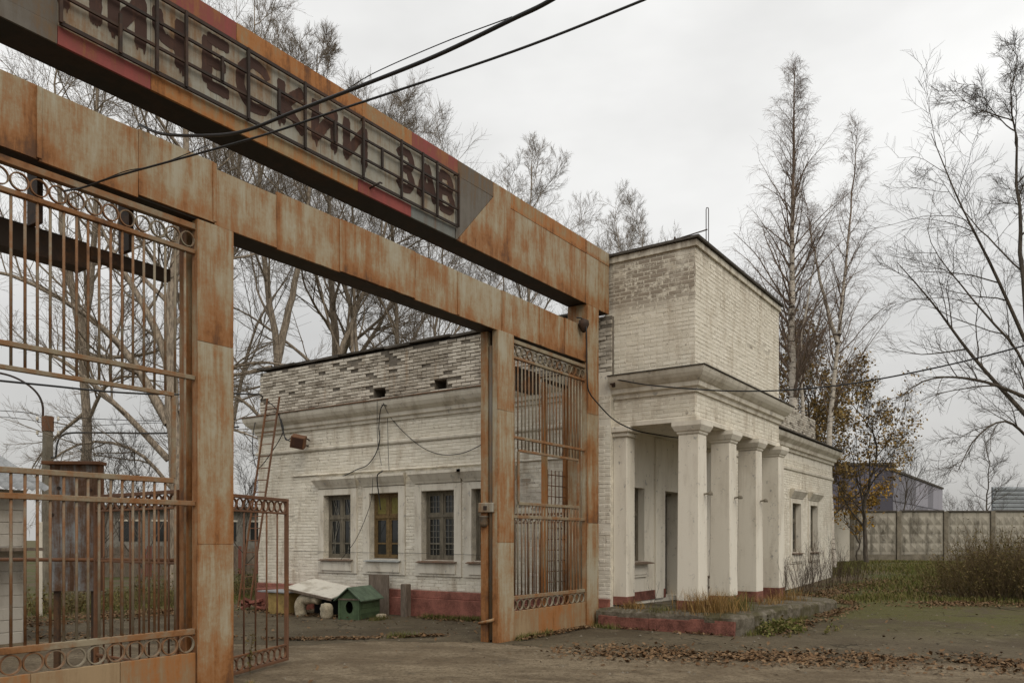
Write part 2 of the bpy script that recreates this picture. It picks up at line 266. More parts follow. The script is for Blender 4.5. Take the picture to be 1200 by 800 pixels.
# ------------------------------------------------------------------ mesh / object helpers
def link(name, me, mat=None, parent=None, loc=None):
    o = bpy.data.objects.new(name, me); COL.objects.link(o)
    if mat is not None and me is not None and not me.materials: me.materials.append(MT[mat] if isinstance(mat, str) else mat)
    if parent is not None: o.parent = parent
    if loc is not None: o.location = loc
    return o
def tag(o, label, cat=None, group=None, kind=None):
    if label: o['label'] = label
    if cat: o['category'] = cat
    if group: o['group'] = group
    if kind: o['kind'] = kind
    return o
def thing(name, label, cat, loc=(0, 0, 0), group=None, rz=0.0):
    o = link(name, None, None, None, loc); o.empty_display_size = 0.2; o.rotation_euler = (0, 0, rz)
    return tag(o, label, cat, group)
def fast_mesh(name, verts, quads=None, tris=None, shade=False):
    me = bpy.data.meshes.new(name); v = np.ascontiguousarray(verts, dtype=np.float32).reshape(-1, 3); me.vertices.add(len(v)); me.vertices.foreach_set('co', v.ravel())
    idx = []; st = []; tot = []; p = 0
    for a, k in ((quads, 4), (tris, 3)):
        if a is None or len(a) == 0: continue
        a = np.asarray(a, dtype=np.int32).reshape(-1, k); idx.append(a.ravel()); n = len(a)
        st.append(np.arange(n, dtype=np.int32) * k + p); tot.append(np.full(n, k, dtype=np.int32)); p += n * k
    idx = np.concatenate(idx); st = np.concatenate(st); tot = np.concatenate(tot)
    me.loops.add(len(idx)); me.loops.foreach_set('vertex_index', idx); me.polygons.add(len(st)); me.polygons.foreach_set('loop_start', st); me.polygons.foreach_set('loop_total', tot)
    if shade: me.polygons.foreach_set('use_smooth', np.ones(len(st), dtype=bool))
    me.update(calc_edges=True); return me
class MB:
    """collects simple shapes and builds one mesh"""
    def __init__(s): s.v = []; s.f = []
    def add(s, vs, fs):
        b = len(s.v); s.v += [tuple(x) for x in vs]; s.f += [tuple(i + b for i in f) for f in fs]
    def box(s, a, b, fr=None, jit=0.0):
        x0, y0, z0 = a; x1, y1, z1 = b
        vs = [(x0, y0, z0), (x1, y0, z0), (x1, y1, z0), (x0, y1, z0), (x0, y0, z1), (x1, y0, z1), (x1, y1, z1), (x0, y1, z1)]
        if jit: vs = [(x + random.uniform(-jit, jit), y + random.uniform(-jit, jit), z + random.uniform(-jit, jit)) for x, y, z in vs]
        fs = [(0, 3, 2, 1), (4, 5, 6, 7), (0, 1, 5, 4), (1, 2, 6, 5), (2, 3, 7, 6), (3, 0, 4, 7)]
        if fr: vs = [fr(*p) for p in vs]; fs = [f[::-1] for f in fs] if fr.flip else fs
        s.add(vs, fs)
    def tube(s, pts, r, k=6, cap=True):
        pts = [Vector(p) for p in pts]; n = len(pts); rr = r if isinstance(r, (list, tuple)) else [r] * n; ref = None; rings = []
        for i in range(n):
            t = (pts[min(i + 1, n - 1)] - pts[max(i - 1, 0)]).normalized()
            if ref is None: ref = t.orthogonal().normalized()
            ref = (ref - t * ref.dot(t)); ref = ref.normalized() if ref.length > 1e-6 else t.orthogonal().normalized(); b = t.cross(ref)
            rings.append([pts[i] + (ref * math.cos(2 * math.pi * j / k) + b * math.sin(2 * math.pi * j / k)) * rr[i] for j in range(k)])
        vs = [p for q in rings for p in q]; fs = []
        for i in range(n - 1):
            for j in range(k): fs.append((i * k + j, i * k + (j + 1) % k, (i + 1) * k + (j + 1) % k, (i + 1) * k + j))
        if cap: fs.append(tuple(range(k))[::-1]); fs.append(tuple((n - 1) * k + j for j in range(k)))
        s.add(vs, fs)
    def bar(s, p, q, w, h=None):
        """square-section bar between two points"""
        p = Vector(p); q = Vector(q); t = (q - p).normalized(); up = Vector((0, 0, 1)) if abs(t.z) < 0.95 else Vector((1, 0, 0)); a = t.cross(up).normalized() * w / 2; b = a.cross(t).normalized() * (h or w) / 2
        vs = [p - a - b, p + a - b, p + a + b, p - a + b, q - a - b, q + a - b, q + a + b, q - a + b]
        s.add(vs, [(0, 1, 2, 3), (4, 7, 6, 5), (0, 4, 5, 1), (1, 5, 6, 2), (2, 6, 7, 3), (3, 7, 4, 0)])
    def lathe(s, prof, k=16, c=(0, 0, 0)):
        vs = []; n = len(prof)
        for r, z in prof:
            for j in range(k): a = 2 * math.pi * j / k; vs.append((c[0] + r * math.cos(a), c[1] + r * math.sin(a), c[2] + z))
        fs = [(i * k + j, i * k + (j + 1) % k, (i + 1) * k + (j + 1) % k, (i + 1) * k + j) for i in range(n - 1) for j in range(k)]
        fs.append(tuple(range(k))[::-1]); fs.append(tuple((n - 1) * k + j for j in range(k))); s.add(vs, fs)
    def prism(s, poly, axis, a, b, fr=None):
        """poly of 2-D points extruded from a to b along axis (0,1,2)"""
        def mk(p, t):
            q = list(p); q.insert(axis, t); return tuple(q)
        n = len(poly); vs = [mk(p, a) for p in poly] + [mk(p, b) for p in poly]
        fs = [(i, (i + 1) % n, n + (i + 1) % n, n + i) for i in range(n)] + [tuple(range(n))[::-1], tuple(range(n, 2 * n))]
        if fr: vs = [fr(*p) for p in vs]
        s.add(vs, fs)
    def mesh(s, name='m', bevel=0.0, smooth_=False, fixn=False):
        me = bpy.data.meshes.new(name); me.from_pydata(s.v, [], s.f)
        if bevel or fixn:
            bm = bmesh.new(); bm.from_mesh(me)
            if fixn: bmesh.ops.recalc_face_normals(bm, faces=bm.faces)
            if bevel: bmesh.ops.bevel(bm, geom=list(bm.edges), offset=bevel, segments=1, affect='EDGES', clamp_overlap=True)
            bm.to_mesh(me); bm.free()
        if smooth_: me.polygons.foreach_set('use_smooth', [True] * len(me.polygons))
        me.update(); return me
    def build(s, name, mat, parent=None, bevel=0.0, smooth_=False, loc=None, fixn=False):
        return link(name, s.mesh(name, bevel, smooth_, fixn), mat, parent, loc)
def box(name, a, b, mat, parent=None, bevel=0.0, fr=None, jit=0.0):
    m = MB(); m.box(a, b, fr, jit); return m.build(name, mat, parent, bevel)
def tube(name, pts, r, mat, parent=None, k=6):
    m = MB(); m.tube(pts, r, k); return m.build(name, mat, parent, 0, True)
class Frame:
    """local wall frame: a along the wall, o outward, z up"""
    def __init__(s, origin, along, out): s.o = origin; s.a = along; s.n = out; s.flip = along[0] * out[1] - along[1] * out[0] < 0
    def __call__(s, a, o, z): return (s.o[0] + s.a[0] * a + s.n[0] * o, s.o[1] + s.a[1] * a + s.n[1] * o, z)
_cache = {}
def shared(key, fn):
    if key not in _cache: _cache[key] = fn()
    return _cache[key]
def vbar(name, x, y, z0, z1, r, mat, parent, k=6):
    """upright round bar with shared mesh"""
    def mk(): m = MB(); m.tube([(0, 0, 0), (0, 0, z1 - z0)], r, k); return m.mesh('bar', 0, True)
    return link(name, shared(('vb', round(z1 - z0, 3), r, k, mat), mk), mat, parent, (x, y, z0))
def ring(name, x, y, z, R, t, mat, parent, rz=0.0):
    def mk():
        m = MB(); k = 22; w = t * 1.3; vs = []
        for j in range(k):
            a = 2 * math.pi * j / k; c, s = math.cos(a), math.sin(a)
            vs += [((R - t) * c, -w, (R - t) * s), (R * c, -w, R * s), (R * c, w, R * s), ((R - t) * c, w, (R - t) * s)]
        fs = []
        for j in range(k):
            b = j * 4; n = ((j + 1) % k) * 4
            for i in range(4): fs.append((b + i, n + i, n + (i + 1) % 4, b + (i + 1) % 4))
        m.add(vs, fs); return m.mesh('ring', fixn=True)
    o = link(name, shared(('ring', R, t, mat), mk), mat, parent, (x, y, z)); o.rotation_euler = (0, 0, rz); return o
def sweep(path, prof, closed_prof=True):
    """profile [(out, z)] swept along a 2-D path with mitred corners; outward = right of travel"""
    n = len(path); P = [Vector(p) for p in path]; m = MB(); rows = []
    for i in range(n):
        def nr(a, b): d = (P[b] - P[a]).normalized(); return Vector((d.y, -d.x))
        if i == 0: off = nr(0, 1)
        elif i == n - 1: off = nr(n - 2, n - 1)
        else:
            a, b = nr(i - 1, i), nr(i, i + 1); off = (a + b) / (1 + a.dot(b))
        rows.append([(P[i].x + off.x * o, P[i].y + off.y * o, z) for o, z in prof])
    k = len(prof); vs = [p for r in rows for p in r]; fs = []
    for i in range(n - 1):
        for j in range(k): fs.append((i * k + j, i * k + (j + 1) % k, (i + 1) * k + (j + 1) % k, (i + 1) * k + j))
    fs.append(tuple(range(k))); fs.append(tuple((n - 1) * k + j for j in range(k))[::-1]); m.add(vs, fs); return m
def wob(t, s=1.0, seed=0.0): return mnoise.noise(Vector((t * s, seed, 0.37)))

# ------------------------------------------------------------------ ground
def build_ground():
    xs = np.concatenate([-np.geomspace(6, 900, 14)[::-1], np.arange(-5, 60, 0.5), np.geomspace(60, 1200, 16)])
    ys = np.concatenate([-np.geomspace(22, 900, 12)[::-1], np.arange(-21, 40, 0.5), np.geomspace(40, 1200, 16)])
    X, Y = np.meshgrid(xs, ys, indexing='ij')
    Z = np.vectorize(gz)(X, Y); nx, ny = X.shape
    V = np.stack([X, Y, Z], -1); i = np.arange(nx * ny).reshape(nx, ny)
    q = np.stack([i[:-1, :-1], i[1:, :-1], i[1:, 1:], i[:-1, 1:]], -1)
    tag(link('ground', fast_mesh('ground', V, q, shade=True), 'ground'), None, None, None, 'structure')
ROAD_EDGE = [(0.5, 26.0), (3.6, 20.0), (6.26, 14.96), (8.5, 10.6), (9.3, 8.5), (9.6, 7.28), (9.9, 6.2), (10.15, 5.2), (10.75, 3.28), (11.81, 0.45), (14.6, -6.5), (22, -25), (34, -56)]
def polysample(pts, n):
    P = np.array(pts, float); d = np.r_[0, np.cumsum(np.linalg.norm(np.diff(P, axis=0), axis=1))]; t = np.linspace(0, d[-1], n)
    return np.stack([np.interp(t, d, P[:, k]) for k in range(P.shape[1])], -1)
def ruled(name, A, B, m, dz, mat):
    n = len(A); t = np.linspace(0, 1, m)[None, :, None]; g = A[:, None, :] * (1 - t) + B[:, None, :] * t
    Z = np.vectorize(gz)(g[..., 0], g[..., 1]) + dz; V = np.concatenate([g, Z[..., None]], -1); i = np.arange(n * m).reshape(n, m)
    q = np.stack([i[:-1, :-1], i[:-1, 1:], i[1:, 1:], i[1:, :-1]], -1)
    me = fast_mesh(name, V, q, shade=True); bm = bmesh.new(); bm.from_mesh(me); bmesh.ops.recalc_face_normals(bm, faces=bm.faces)
    if sum(f.normal.z for f in bm.faces) < 0: bmesh.ops.reverse_faces(bm, faces=bm.faces)
    bm.to_mesh(me); bm.free()
    return tag(link(name, me, mat), None, None, None, 'structure')
def build_roads():
    A = polysample(ROAD_EDGE, 500); B = A + np.array([-0.93, -0.36]) * 22
    nz = np.array([[wob(i * 0.19, 1, 3) * 0.42 + wob(i * 1.1, 1, 9) * 0.20] for i in range(500)]); A2 = A + nz * np.array([[0.93, 0.36]])
    ruled('road', A2, B, 70, 0.022, 'road')
    C = polysample([(3.5, 28), (5.5, 22.0), (7.4, 18.2), (9.3, 17.0), (12.2, 16.6), (13.62, 15.6), (13.62, 11.0), (13.62, 7.4), (14.2, 6.2), (16, 5.2), (19, 4.8), (22.5, 5.0), (25.5, 4.2), (23.5, 2.6), (23.0, 0.9), (24.5, -4), (29, -16), (46, -56)], 500)
    nz = np.array([[wob(i * 0.13, 1, 5) * 0.3 + wob(i * 0.7, 1, 2) * 0.12] for i in range(500)]); nrm = np.gradient(C, axis=0); nrm = np.stack([nrm[:, 1], -nrm[:, 0]], -1); nrm /= np.linalg.norm(nrm, axis=1)[:, None] + 1e-9
    inb = ((C[:, 0] > 13.3) & (C[:, 1] > 5.0) & (C[:, 0] < 14.5))[:, None]
    ruled('pavement', A - np.array([0.93, 0.36]) * 0.5, C + nrm * nz * ~inb, 60, 0.011, 'pave')
build_ground(); build_roads()

# ------------------------------------------------------------------ brickwork
def brick_list(a0, a1, z0, z1, skips=(), keep=None, L=0.25, Hc=0.075, g=0.007):
    """positions of bricks in a wall rectangle (stretcher bond), as (a, z, length)"""
    out = []; rows = int(round((z1 - z0) / Hc))
    for r in range(rows):
        z = z0 + r * Hc; a = a0 - (L / 2 if r % 2 else 0)
        while a < a1 - 0.02:
            s, e = max(a, a0), min(a + L, a1)
            a += L
            if e - s < 0.05: continue
            segs = [(s, e)]
            for (sa, sb, sz0, sz1) in skips:
                if z + Hc > sz0 + 0.01 and z < sz1 - 0.01:
                    ns = []
                    for (p, q) in segs:
                        if q <= sa or p >= sb: ns.append((p, q)); continue
                        if p < sa: ns.append((p, sa))
                        if q > sb: ns.append((sb, q))
                    segs = ns
            for (p, q) in segs:
                if q - p > 0.04 and (keep is None or keep((p + q) / 2, z)): out.append((p + g / 2, q - g / 2, z + g / 2, z + Hc - g / 2))
    return out
def brick_verts(fr, b, o0, o1, ch=0.006):
    a0, a1, z0, z1 = b; j = lambda: random.uniform(-0.003, 0.003)
    back = [(a0, o0, z0), (a1, o0, z0), (a1, o0, z1), (a0, o0, z1)]
    mid = [(a0 + j(), o1 - ch, z0 + j()), (a1 + j(), o1 - ch, z0 + j()), (a1 + j(), o1 - ch, z1 + j()), (a0 + j(), o1 - ch, z1 + j())]
    f = [(a0 + ch, o1 + j(), z0 + ch), (a1 - ch, o1 + j(), z0 + ch), (a1 - ch, o1 + j(), z1 - ch), (a0 + ch, o1 + j(), z1 - ch)]
    vs = [fr(*p) for p in back + mid + f]; fs = [(8, 9, 10, 11)]
    for i in range(4):
        k = (i + 1) % 4; fs += [(i, k, 4 + k, 4 + i), (4 + i, 4 + k, 8 + k, 8 + i)]
    if not fr.flip: fs = [q[::-1] for q in fs]
    return vs, fs
def brick_field(name, fr, bl, mat, parent, depth=0.012, rough=0.003, kind='stuff'):
    m = MB()
    for b in bl: m.add(*brick_verts(fr, b, -0.02, depth + random.uniform(-rough, rough)))
    o = m.build(name, mat, parent)
    if kind: o['kind'] = kind
    return o
def brick_parts(fr, bl, mat, parent, depth=0.014, rough=0.004):
    for b in bl:
        w, h = round(b[1] - b[0], 3), b[3] - b[2]; v = random.randrange(3)
        def mk():
            m = MB(); lf = Frame((0, 0), fr.a, fr.n); m.add(*brick_verts(lf, (-w / 2, w / 2, -h / 2, h / 2), -0.02, depth)); return m.mesh('brick')
        me = shared(('brick', w, v, fr.a, fr.n, mat), mk)
        p = fr((b[0] + b[1]) / 2, random.uniform(-rough, rough), (b[2] + b[3]) / 2); link('brick', me, mat, parent, p)
def wall_core(name, fr, a0, a1, z0, z1, o0, o1, ops, mat, parent):
    """solid wall with rectangular openings (butted boxes, one part)"""
    m = MB(); ops = sorted(ops); cur = a0
    for (p, q, s, t) in ops:
        if p > cur: m.box((cur, o0, z0), (p, o1, z1), fr)
        if s > z0: m.box((p, o0, z0), (q, o1, s), fr)
        if t < z1: m.box((p, o0, t), (q, o1, z1), fr)
        cur = q
    if cur < a1: m.box((cur, o0, z0), (a1, o1, z1), fr)
    return m.build(name, mat, parent)

# ------------------------------------------------------------------ windows
def window(fr, a0, a1, z0, z1, parent, style=0, depth=0.14, wood='frame'):
    w = box('window', (a0 + 0.002, -depth - 0.05, z0 + 0.002), (a0 + 0.055, -depth, z1 - 0.002), wood, parent, 0, fr)   # left jamb carries the rest
    P = w; am = (a0 + a1) / 2; zt = z0 + (z1 - z0) * 0.64
    def pc(n, a, b, c, d, o=0.0, t=0.05, mt=wood, bev=0.0): return box(n, (a, -depth - t + o, c), (b, -depth + o, d), mt, P, bev, fr)
    pc('frame', a1 - 0.055, a1 - 0.002, z0 + 0.002, z1 - 0.002)
    pc('frame', a0 + 0.055, a1 - 0.055, z1 - 0.06, z1 - 0.002); pc('frame', a0 + 0.055, a1 - 0.055, z0 + 0.002, z0 + 0.06)
    pc('transom', a0 + 0.055, a1 - 0.055, zt - 0.03, zt + 0.03, 0.012)
    pc('mullion', am - 0.04, am + 0.04, z0 + 0.06, zt - 0.03, 0.006); pc('mullion', am - 0.035, am + 0.035, zt + 0.03, z1 - 0.06, 0.006)
    for s, (p, q) in enumerate(((a0 + 0.055, am - 0.04), (am + 0.04, a1 - 0.055))):
        for (c, d) in ((z0 + 0.06, zt - 0.03), (zt + 0.03, z1 - 0.06)):
            # casement sash with its pane
            st = 0.045; mb = MB()
            mb.box((p, -depth - 0.045, c), (p + st, -depth - 0.01, d), fr); mb.box((q - st, -depth - 0.045, c), (q, -depth - 0.01, d), fr)
            mb.box((p + st, -depth - 0.045, c), (q - st, -depth - 0.01, c + st), fr); mb.box((p + st, -depth - 0.045, d - st), (q - st, -depth - 0.01, d), fr)
            if d - c > 0.6: zz = c + (d - c) * 0.34; mb.box((p + st, -depth - 0.043, zz - 0.018), (q - st, -depth - 0.013, zz + 0.018), fr)
            mb.build('sash', wood, P)
            cur = style == 2 and c > zt
            pc('pane', p + st, q - st, c + st, d - st, -0.03, 0.006, 'glass')
            if cur: pc('curtain', p + st, q - st, c + st, d - st, -0.022, 0.004, 'curtain')
            if style == 1:   # fan lattice bars
                mb = MB()
                for k in range(4):
                    x0 = p + st + (q - p - 2 * st) * random.random(); x1 = p + st + (q - p - 2 * st) * random.random(); mb.bar(fr(x0, -depth - 0.012, c + st), fr(x1, -depth - 0.012, d - st), 0.009)
                mb.build('bars', 'lattice', P)
            if style == 3:
                mb = MB(); na = 2; nz = max(2, int((d - c) / 0.13))
                for k in range(1, na + 1): x = p + st + (q - p - 2 * st) * k / (na + 1); mb.box((x - 0.005, -depth - 0.022, c + st), (x + 0.005, -depth - 0.012, d - st), fr)
                for k in range(1, nz): z = c + st + (d - c - 2 * st) * k / nz; mb.box((p + st, -depth - 0.0225, z - 0.005), (q - st, -depth - 0.0125, z + 0.005), fr)
                mb.build('bars', 'lattice', P)
    return w
def surround(fr, a0, a1, z0, z1, parent, sill='sill', sag=0.0):
    """plaster surround, sill, apron and flared hood of one window"""
    m = MB(); w = 0.20; o = 0.035
    for (p, q, s, t) in ((a0 - w, a0, z0 - 0.36, z1 + 0.15), (a1, a1 + w, z0 - 0.36, z1 + 0.15), (a0, a1, z1, z1 + 0.15), (a0, a1, z0 - 0.36, z0 - 0.05)): m.box((p, -0.01, s), (q, o, t), fr)
    m.build('window_surround', 'trim', parent, 0.006)
    m = MB(); m.box((a0 - 0.06, o, z0 - 0.30), (a1 + 0.06, o + 0.03, z0 - 0.07), fr); m.build('apron', 'trim', parent, 0.006)
    m = MB(); vs = []; s0, s1 = random.uniform(-sag, sag), random.uniform(-sag, sag)
    m.prism([(-0.13, z0 + 0.012), (0.13, z0 - 0.045), (0.13, z0 - 0.06), (-0.13, z0 - 0.004)], 0, a0 - 0.09, a1 + 0.09, fr); ob = m.build('window_sill', sill, parent, 0, fixn=True)
    prof = [(0.0, z1 + 0.17), (0.05, z1 + 0.17), (0.07, z1 + 0.21), (0.10, z1 + 0.25), (0.17, z1 + 0.36), (0.18, z1 + 0.37), (0.18, z1 + 0.43), (0.0, z1 + 0.45)]
    m = MB(); n = len(prof); A, B = a0 - 0.20, a1 + 0.20
    vs = [fr(A - max(0, p[0] - 0.05) * 0.7, p[0], p[1]) for p in prof] + [fr(B + max(0, p[0] - 0.05) * 0.7, p[0], p[1]) for p in prof]
    fs = [(i, (i + 1) % n, n + (i + 1) % n, n + i) for i in range(n)] + [tuple(range(n))[::-1], tuple(range(n, 2 * n))]
    m.add(vs, fs); m.build('window_hood', 'trim', parent, 0, fixn=True)

# ------------------------------------------------------------------ the building
U1 = 13.6; V1 = 7.15; UT = 13.72; VT = 5.51; UE = 31.0; VE = 17.6; UTE = 18.78
def build_building():
    B = thing('gatehouse_building', 'long white painted brick building with square tower over a column porch', 'building', (16, 10, 0))
    def T(o): return o
    inv = Matrix.Translation(-Vector((16, 10, 0)))
    class Par: pass
    # helper: parent keeping world coordinates
    parts = []
    fw = Frame((U1, 0), (0, 1), (-1, 0)); ff = Frame((0, V1), (1, 0), (0, -1))
    ftn = Frame((UT, 0), (0, 1), (-1, 0)); ftf = Frame((0, VT), (1, 0), (0, -1))
    B.location = (0, 0, 0)
    # --- yard-side wing
    wins = [(14.12, 15.06), (12.58, 13.50), (10.95, 11.88), (9.53, 10.47)]
    ops = [(a, b, 1.15, 2.68) for a, b in wins]
    wc = wall_core('wall', fw, V1, VE, -0.4, 4.80, -0.42, -0.003, ops, 'mortar', B)
    styles = [1, 2, 3, 3]
    for (a, b), st in zip(wins, styles):
        window(fw, a, b, 1.15, 2.68, B, st, wood='frame_y' if st == 2 else 'frame'); surround(fw, a, b, 1.15, 2.68, B, 'sill_g' if st == 2 else 'sill', 0.02)
    sk = [(a - 0.2, b + 0.2, 0.79, 2.83) for a, b in wins] + [(a - 0.2, b + 0.2, 2.8, 3.14) for a, b in wins]
    def keep(a, z):
        n = mnoise.noise(Vector((a * 2.2, z * 3.0, 1.7)))
        if 8.6 < a < 9.3 and 2.1 < z < 2.9 and n > -0.25: return False
        return not (n > 0.62)
    brick_field('brickwork', fw, brick_list(V1, VE, 0.48, 3.80, sk, keep), 'brick', wc, 0.005, 0.003)
    brick_field('brickwork', fw, brick_list(V1, VE, 3.90, 4.35, (), keep), 'brick', wc, 0.005, 0.003)
    # bare patch: unpainted bricks showing
    brick_field('bare_brickwork', fw, brick_list(8.6, 9.35, 2.1, 2.85, (), lambda a, z: mnoise.noise(Vector((a * 2.2, z * 3.0, 1.7))) > -0.25), 'brick_old', wc, 0.002, 0.004)
    for (p, q, s, t) in ((11.95, 12.10, 1.9, 2.5),):
        brick_field('bare_brickwork', fw, brick_list(p, q, s, t), 'brick_old', wc, 0.011, 0.003)
    # plinth: red painted, two stepped courses, uneven
    pl = MB(); pl.box((V1 + 0.01, -0.02, -0.4), (VE, 0.10, 0.30), fw); pl.box((V1 + 0.01, -0.02, 0.30), (VE, 0.05, 0.47), fw); po = pl.build('plinth', 'redplinth', B, 0.01)
    # mouldings
    P = [(16.5, VE), (U1, VE), (U1, V1 + 0.50)]
    sweep(P, [(0, 3.80), (0.035, 3.80), (0.05, 3.83), (0.05, 3.87), (0.0, 3.90)]).build('belt_moulding', 'trim', B, fixn=True)
    led = sweep([(U1, 16.2), (U1, 7.7)], [(0, 3.185), (0.04, 3.19), (0.05, 3.2), (0.04, 3.215), (0.0, 3.225)]); led.build('drip_ledge', 'trim', B, fixn=True)
    sweep(P, [(0, 4.33), (0.05, 4.33), (0.06, 4.40), (0.11, 4.42), (0.12, 4.50), (0.15, 4.52), (0.22, 4.58), (0.27, 4.66), (0.29, 4.72), (0.29, 4.78), (0.0, 4.80)]).build('cornice', 'trim', B, fixn=True)
    sweep(P, [(0.05, 4.803), (0.33, 4.783), (0.33, 4.803), (0.05, 4.83)]).build('cornice_flashing', 'sill', B, fixn=True)
    # parapet of old brick above the wing
    pw = wall_core('parapet', fw, V1 + 0.5, VE - 0.05, 4.80, 5.98, -0.40, -0.03, [(13.02, 13.40, 4.90, 5.12), (11.20, 11.55, 4.90, 5.12)], 'mortar_old', B)
    m = MB(); m.box((12.8, -0.55, 4.82), (13.6, -0.402, 5.3), fw); m.box((11.0, -0.55, 4.82), (11.8, -0.402, 5.3), fw); m.build('hole_backing', 'mortar_old', pw)
    def keep2(a, z):
        if (12.96 < a < 13.46 and 4.86 < z < 5.11) or (11.14 < a < 11.6 and 4.86 < z < 5.11): return False
        n = mnoise.noise(Vector((a * 1.6, z * 4.5, 8.2))); t = (z - 4.9) / 1.1
        return not (n > 0.66 - 0.26 * t) and not (random.random() < 0.015 + 0.05 * t)
    brick_field('brickwork', fw, brick_list(V1 + 0.5, VE - 0.05, 4.835, 5.96, (), keep2, g=0.013), 'brick_old', pw, 0.0, 0.010)
    cap = MB()
    a = V1 + 0.5
    while a < VE - 0.1:
        b = min(a + random.uniform(0.7, 1.6), VE - 0.02); z = 5.985 + (a - 9) * 0.008 + random.uniform(-0.01, 0.02); cap.box((a, -0.45, z), (b - 0.01, 0.05 + random.uniform(-0.05, 0.06), z + 0.05), fw, 0.012); a = b
    cap.build('parapet_coping', 'roofing', B)
    # end pier under the sign beam
    pm = MB(); pm.box((13.62, 7.14, 4.70), (14.05, 7.62, 5.86)); pr = pm.build('pier', 'mortar_old', B)
    fp1 = Frame((13.60, 0), (0, 1), (-1, 0)); fp2 = Frame((0, 7.12), (1, 0), (0, -1))
    brick_parts(fp1, brick_list(7.13, 7.62, 4.73, 5.86, (), lambda a, z: random.random() > 0.05), 'brick_old', pr, 0.0, 0.012)
    # --- front wall (portico back wall and the right wing)
    fops = [(14.10, 15.08, 1.16, 2.65), (16.12, 17.12, 0.36, 2.65), (21.3, 22.3, 1.16, 2.70), (25.72, 26.72, 1.2, 2.75), (27.85, 28.80, 1.2, 2.75)]
    wf = wall_core('wall', ff, U1, UE, -0.4, 4.80, -0.42, -0.003, fops, 'plaster', B)
    brick_field('brickwork', ff, brick_list(19.0, UE, 0.60, 4.1, [(p - 0.2, q + 0.2, s - 0.36, t + 0.48) for p, q, s, t in fops[2:]]), 'brick', wf, 0.006, 0.002)
    for k, (p, q, s, t) in enumerate(fops):
        if k == 1: continue
        window(ff, p, q, s, t, B, 3 if k == 0 else 0)
        if k: surround(ff, p, q, s, t, B, 'sill')
        else:
            m = MB(); m.prism([(-0.13, s + 0.012), (0.16, s - 0.03), (0.16, s - 0.05), (-0.13, s - 0.01)], 0, p - 0.02, q + 0.14, ff); m.build('window_sill', 'sill', B, fixn=True)
            m = MB(); m.box((p - 0.02, 0, s - 0.32), (q + 0.08, 0.03, s - 0.05), ff); m.box((p + 0.03, 0.03, s - 0.27), (q + 0.03, 0.045, s - 0.12), ff); m.build('apron', 'plaster', B, 0.005)
    # pilaster strip between window and door
    box('pilaster', (15.55, -0.02, 0.36), (15.92, 0.05, 3.74), 'plaster', B, 0.01, ff)
    d = box('door', (16.125, -1.25, 0.37), (16.165, -0.425, 2.60), 'wood', B, 0, ff); box('handle', (16.165, -1.15, 1.35), (16.19, -1.08, 1.45), 'rod', d, 0, ff)
    m = MB(); m.box((16.123, -0.42, 0.37), (16.16, -0.30, 2.645), ff); m.box((16.16, -0.42, 2.60), (17.11, -0.30, 2.645), ff); m.build('door_frame', 'frame', B)
    m = MB(); m.box((17.115, -0.40, 0.36), (17.119, -0.01, 2.649), ff); m.build('door_reveal', 'plaster', B)
    wr = sweep([(19.0, V1), (UE, V1), (UE, 12)], [(0, 3.78), (0.04, 3.78), (0.05, 3.86), (0, 3.89)]); wr.build('belt_moulding', 'trim', B, fixn=True)
    sweep([(19.0, V1), (UE, V1), (UE, 12)], [(0, 4.33), (0.05, 4.33), (0.06, 4.42), (0.12, 4.44), (0.14, 4.54), (0.26, 4.66), (0.29, 4.74), (0.29, 4.80), (0, 4.82)]).build('cornice', 'trim', B, fixn=True)
    # end wall, rear wall, roof
    m = MB(); m.box((UE - 0.42, V1 + 0.42, -0.4), (UE - 0.003, VE, 4.8)); m.box((U1 + 0.42, VE - 0.42, -0.4), (UE - 0.42, VE - 0.003, 4.8)); m.build('rear_wall', 'mortar', B)
    m = MB(); m.box((U1 + 0.42, V1 - 0.32, 4.83), (UE + 0.36, VE, 4.88)); m.box((18.85, V1 - 0.36, 4.83), (UE + 0.38, V1 - 0.32, 4.87)); m.build('roof', 'roofing', B)
    # old chimney base / fire wall behind the right wing roof
    cb = MB(); cb.box((25.2, 7.62, 4.885), (30.3, 8.0, 5.86)); ch = cb.build('roof_upstand', 'mortar_old', B); fch = Frame((0, 7.6), (1, 0), (0, -1))
    brick_field('brickwork', fch, brick_list(25.2, 30.4, 4.9, 5.92, (), lambda a, z: random.random() > 0.06), 'brick_old', ch, 0.0, 0.01)
    # --- porch platform
    # --- antae and columns
    box('anta', (UT - 0.02, 6.86, 0.36), (UT + 0.32, V1, 3.55), 'plaster', B, 0.012)
    m = MB(); m.box((UT - 0.06, 6.82, 3.55), (UT + 0.36, V1, 3.63)); m.box((UT - 0.10, 6.78, 3.63), (UT + 0.40, V1, 3.74)); m.build('anta_capital', 'plaster', B, 0.012)
    m = MB(); m.box((UT - 0.03, 6.85, 0.36), (UT + 0.33, V1, 0.52)); m.box((UT + 0.33, V1 - 0.02, 0.36), (16.1, V1 - 0.001, 0.55)); m.build('plinth', 'redpaint', B, 0.004)
    for i, uc in enumerate((13.88, 15.49, 17.11, 18.72)):
        w = 0.215; wt = 0.195; vc = 5.63
        m = MB()
        m.add([(uc - w, vc - w, 0.49), (uc + w, vc - w, 0.49), (uc + w, vc + w, 0.49), (uc - w, vc + w, 0.49), (uc - wt, vc - wt, 3.50), (uc + wt, vc - wt, 3.50), (uc + wt, vc + wt, 3.50), (uc - wt, vc + wt, 3.50)],
              [(0, 3, 2, 1), (4, 5, 6, 7), (0, 1, 5, 4), (1, 2, 6, 5), (2, 3, 7, 6), (3, 0, 4, 7)])
        col = m.build('column', 'plaster', B, 0.014)
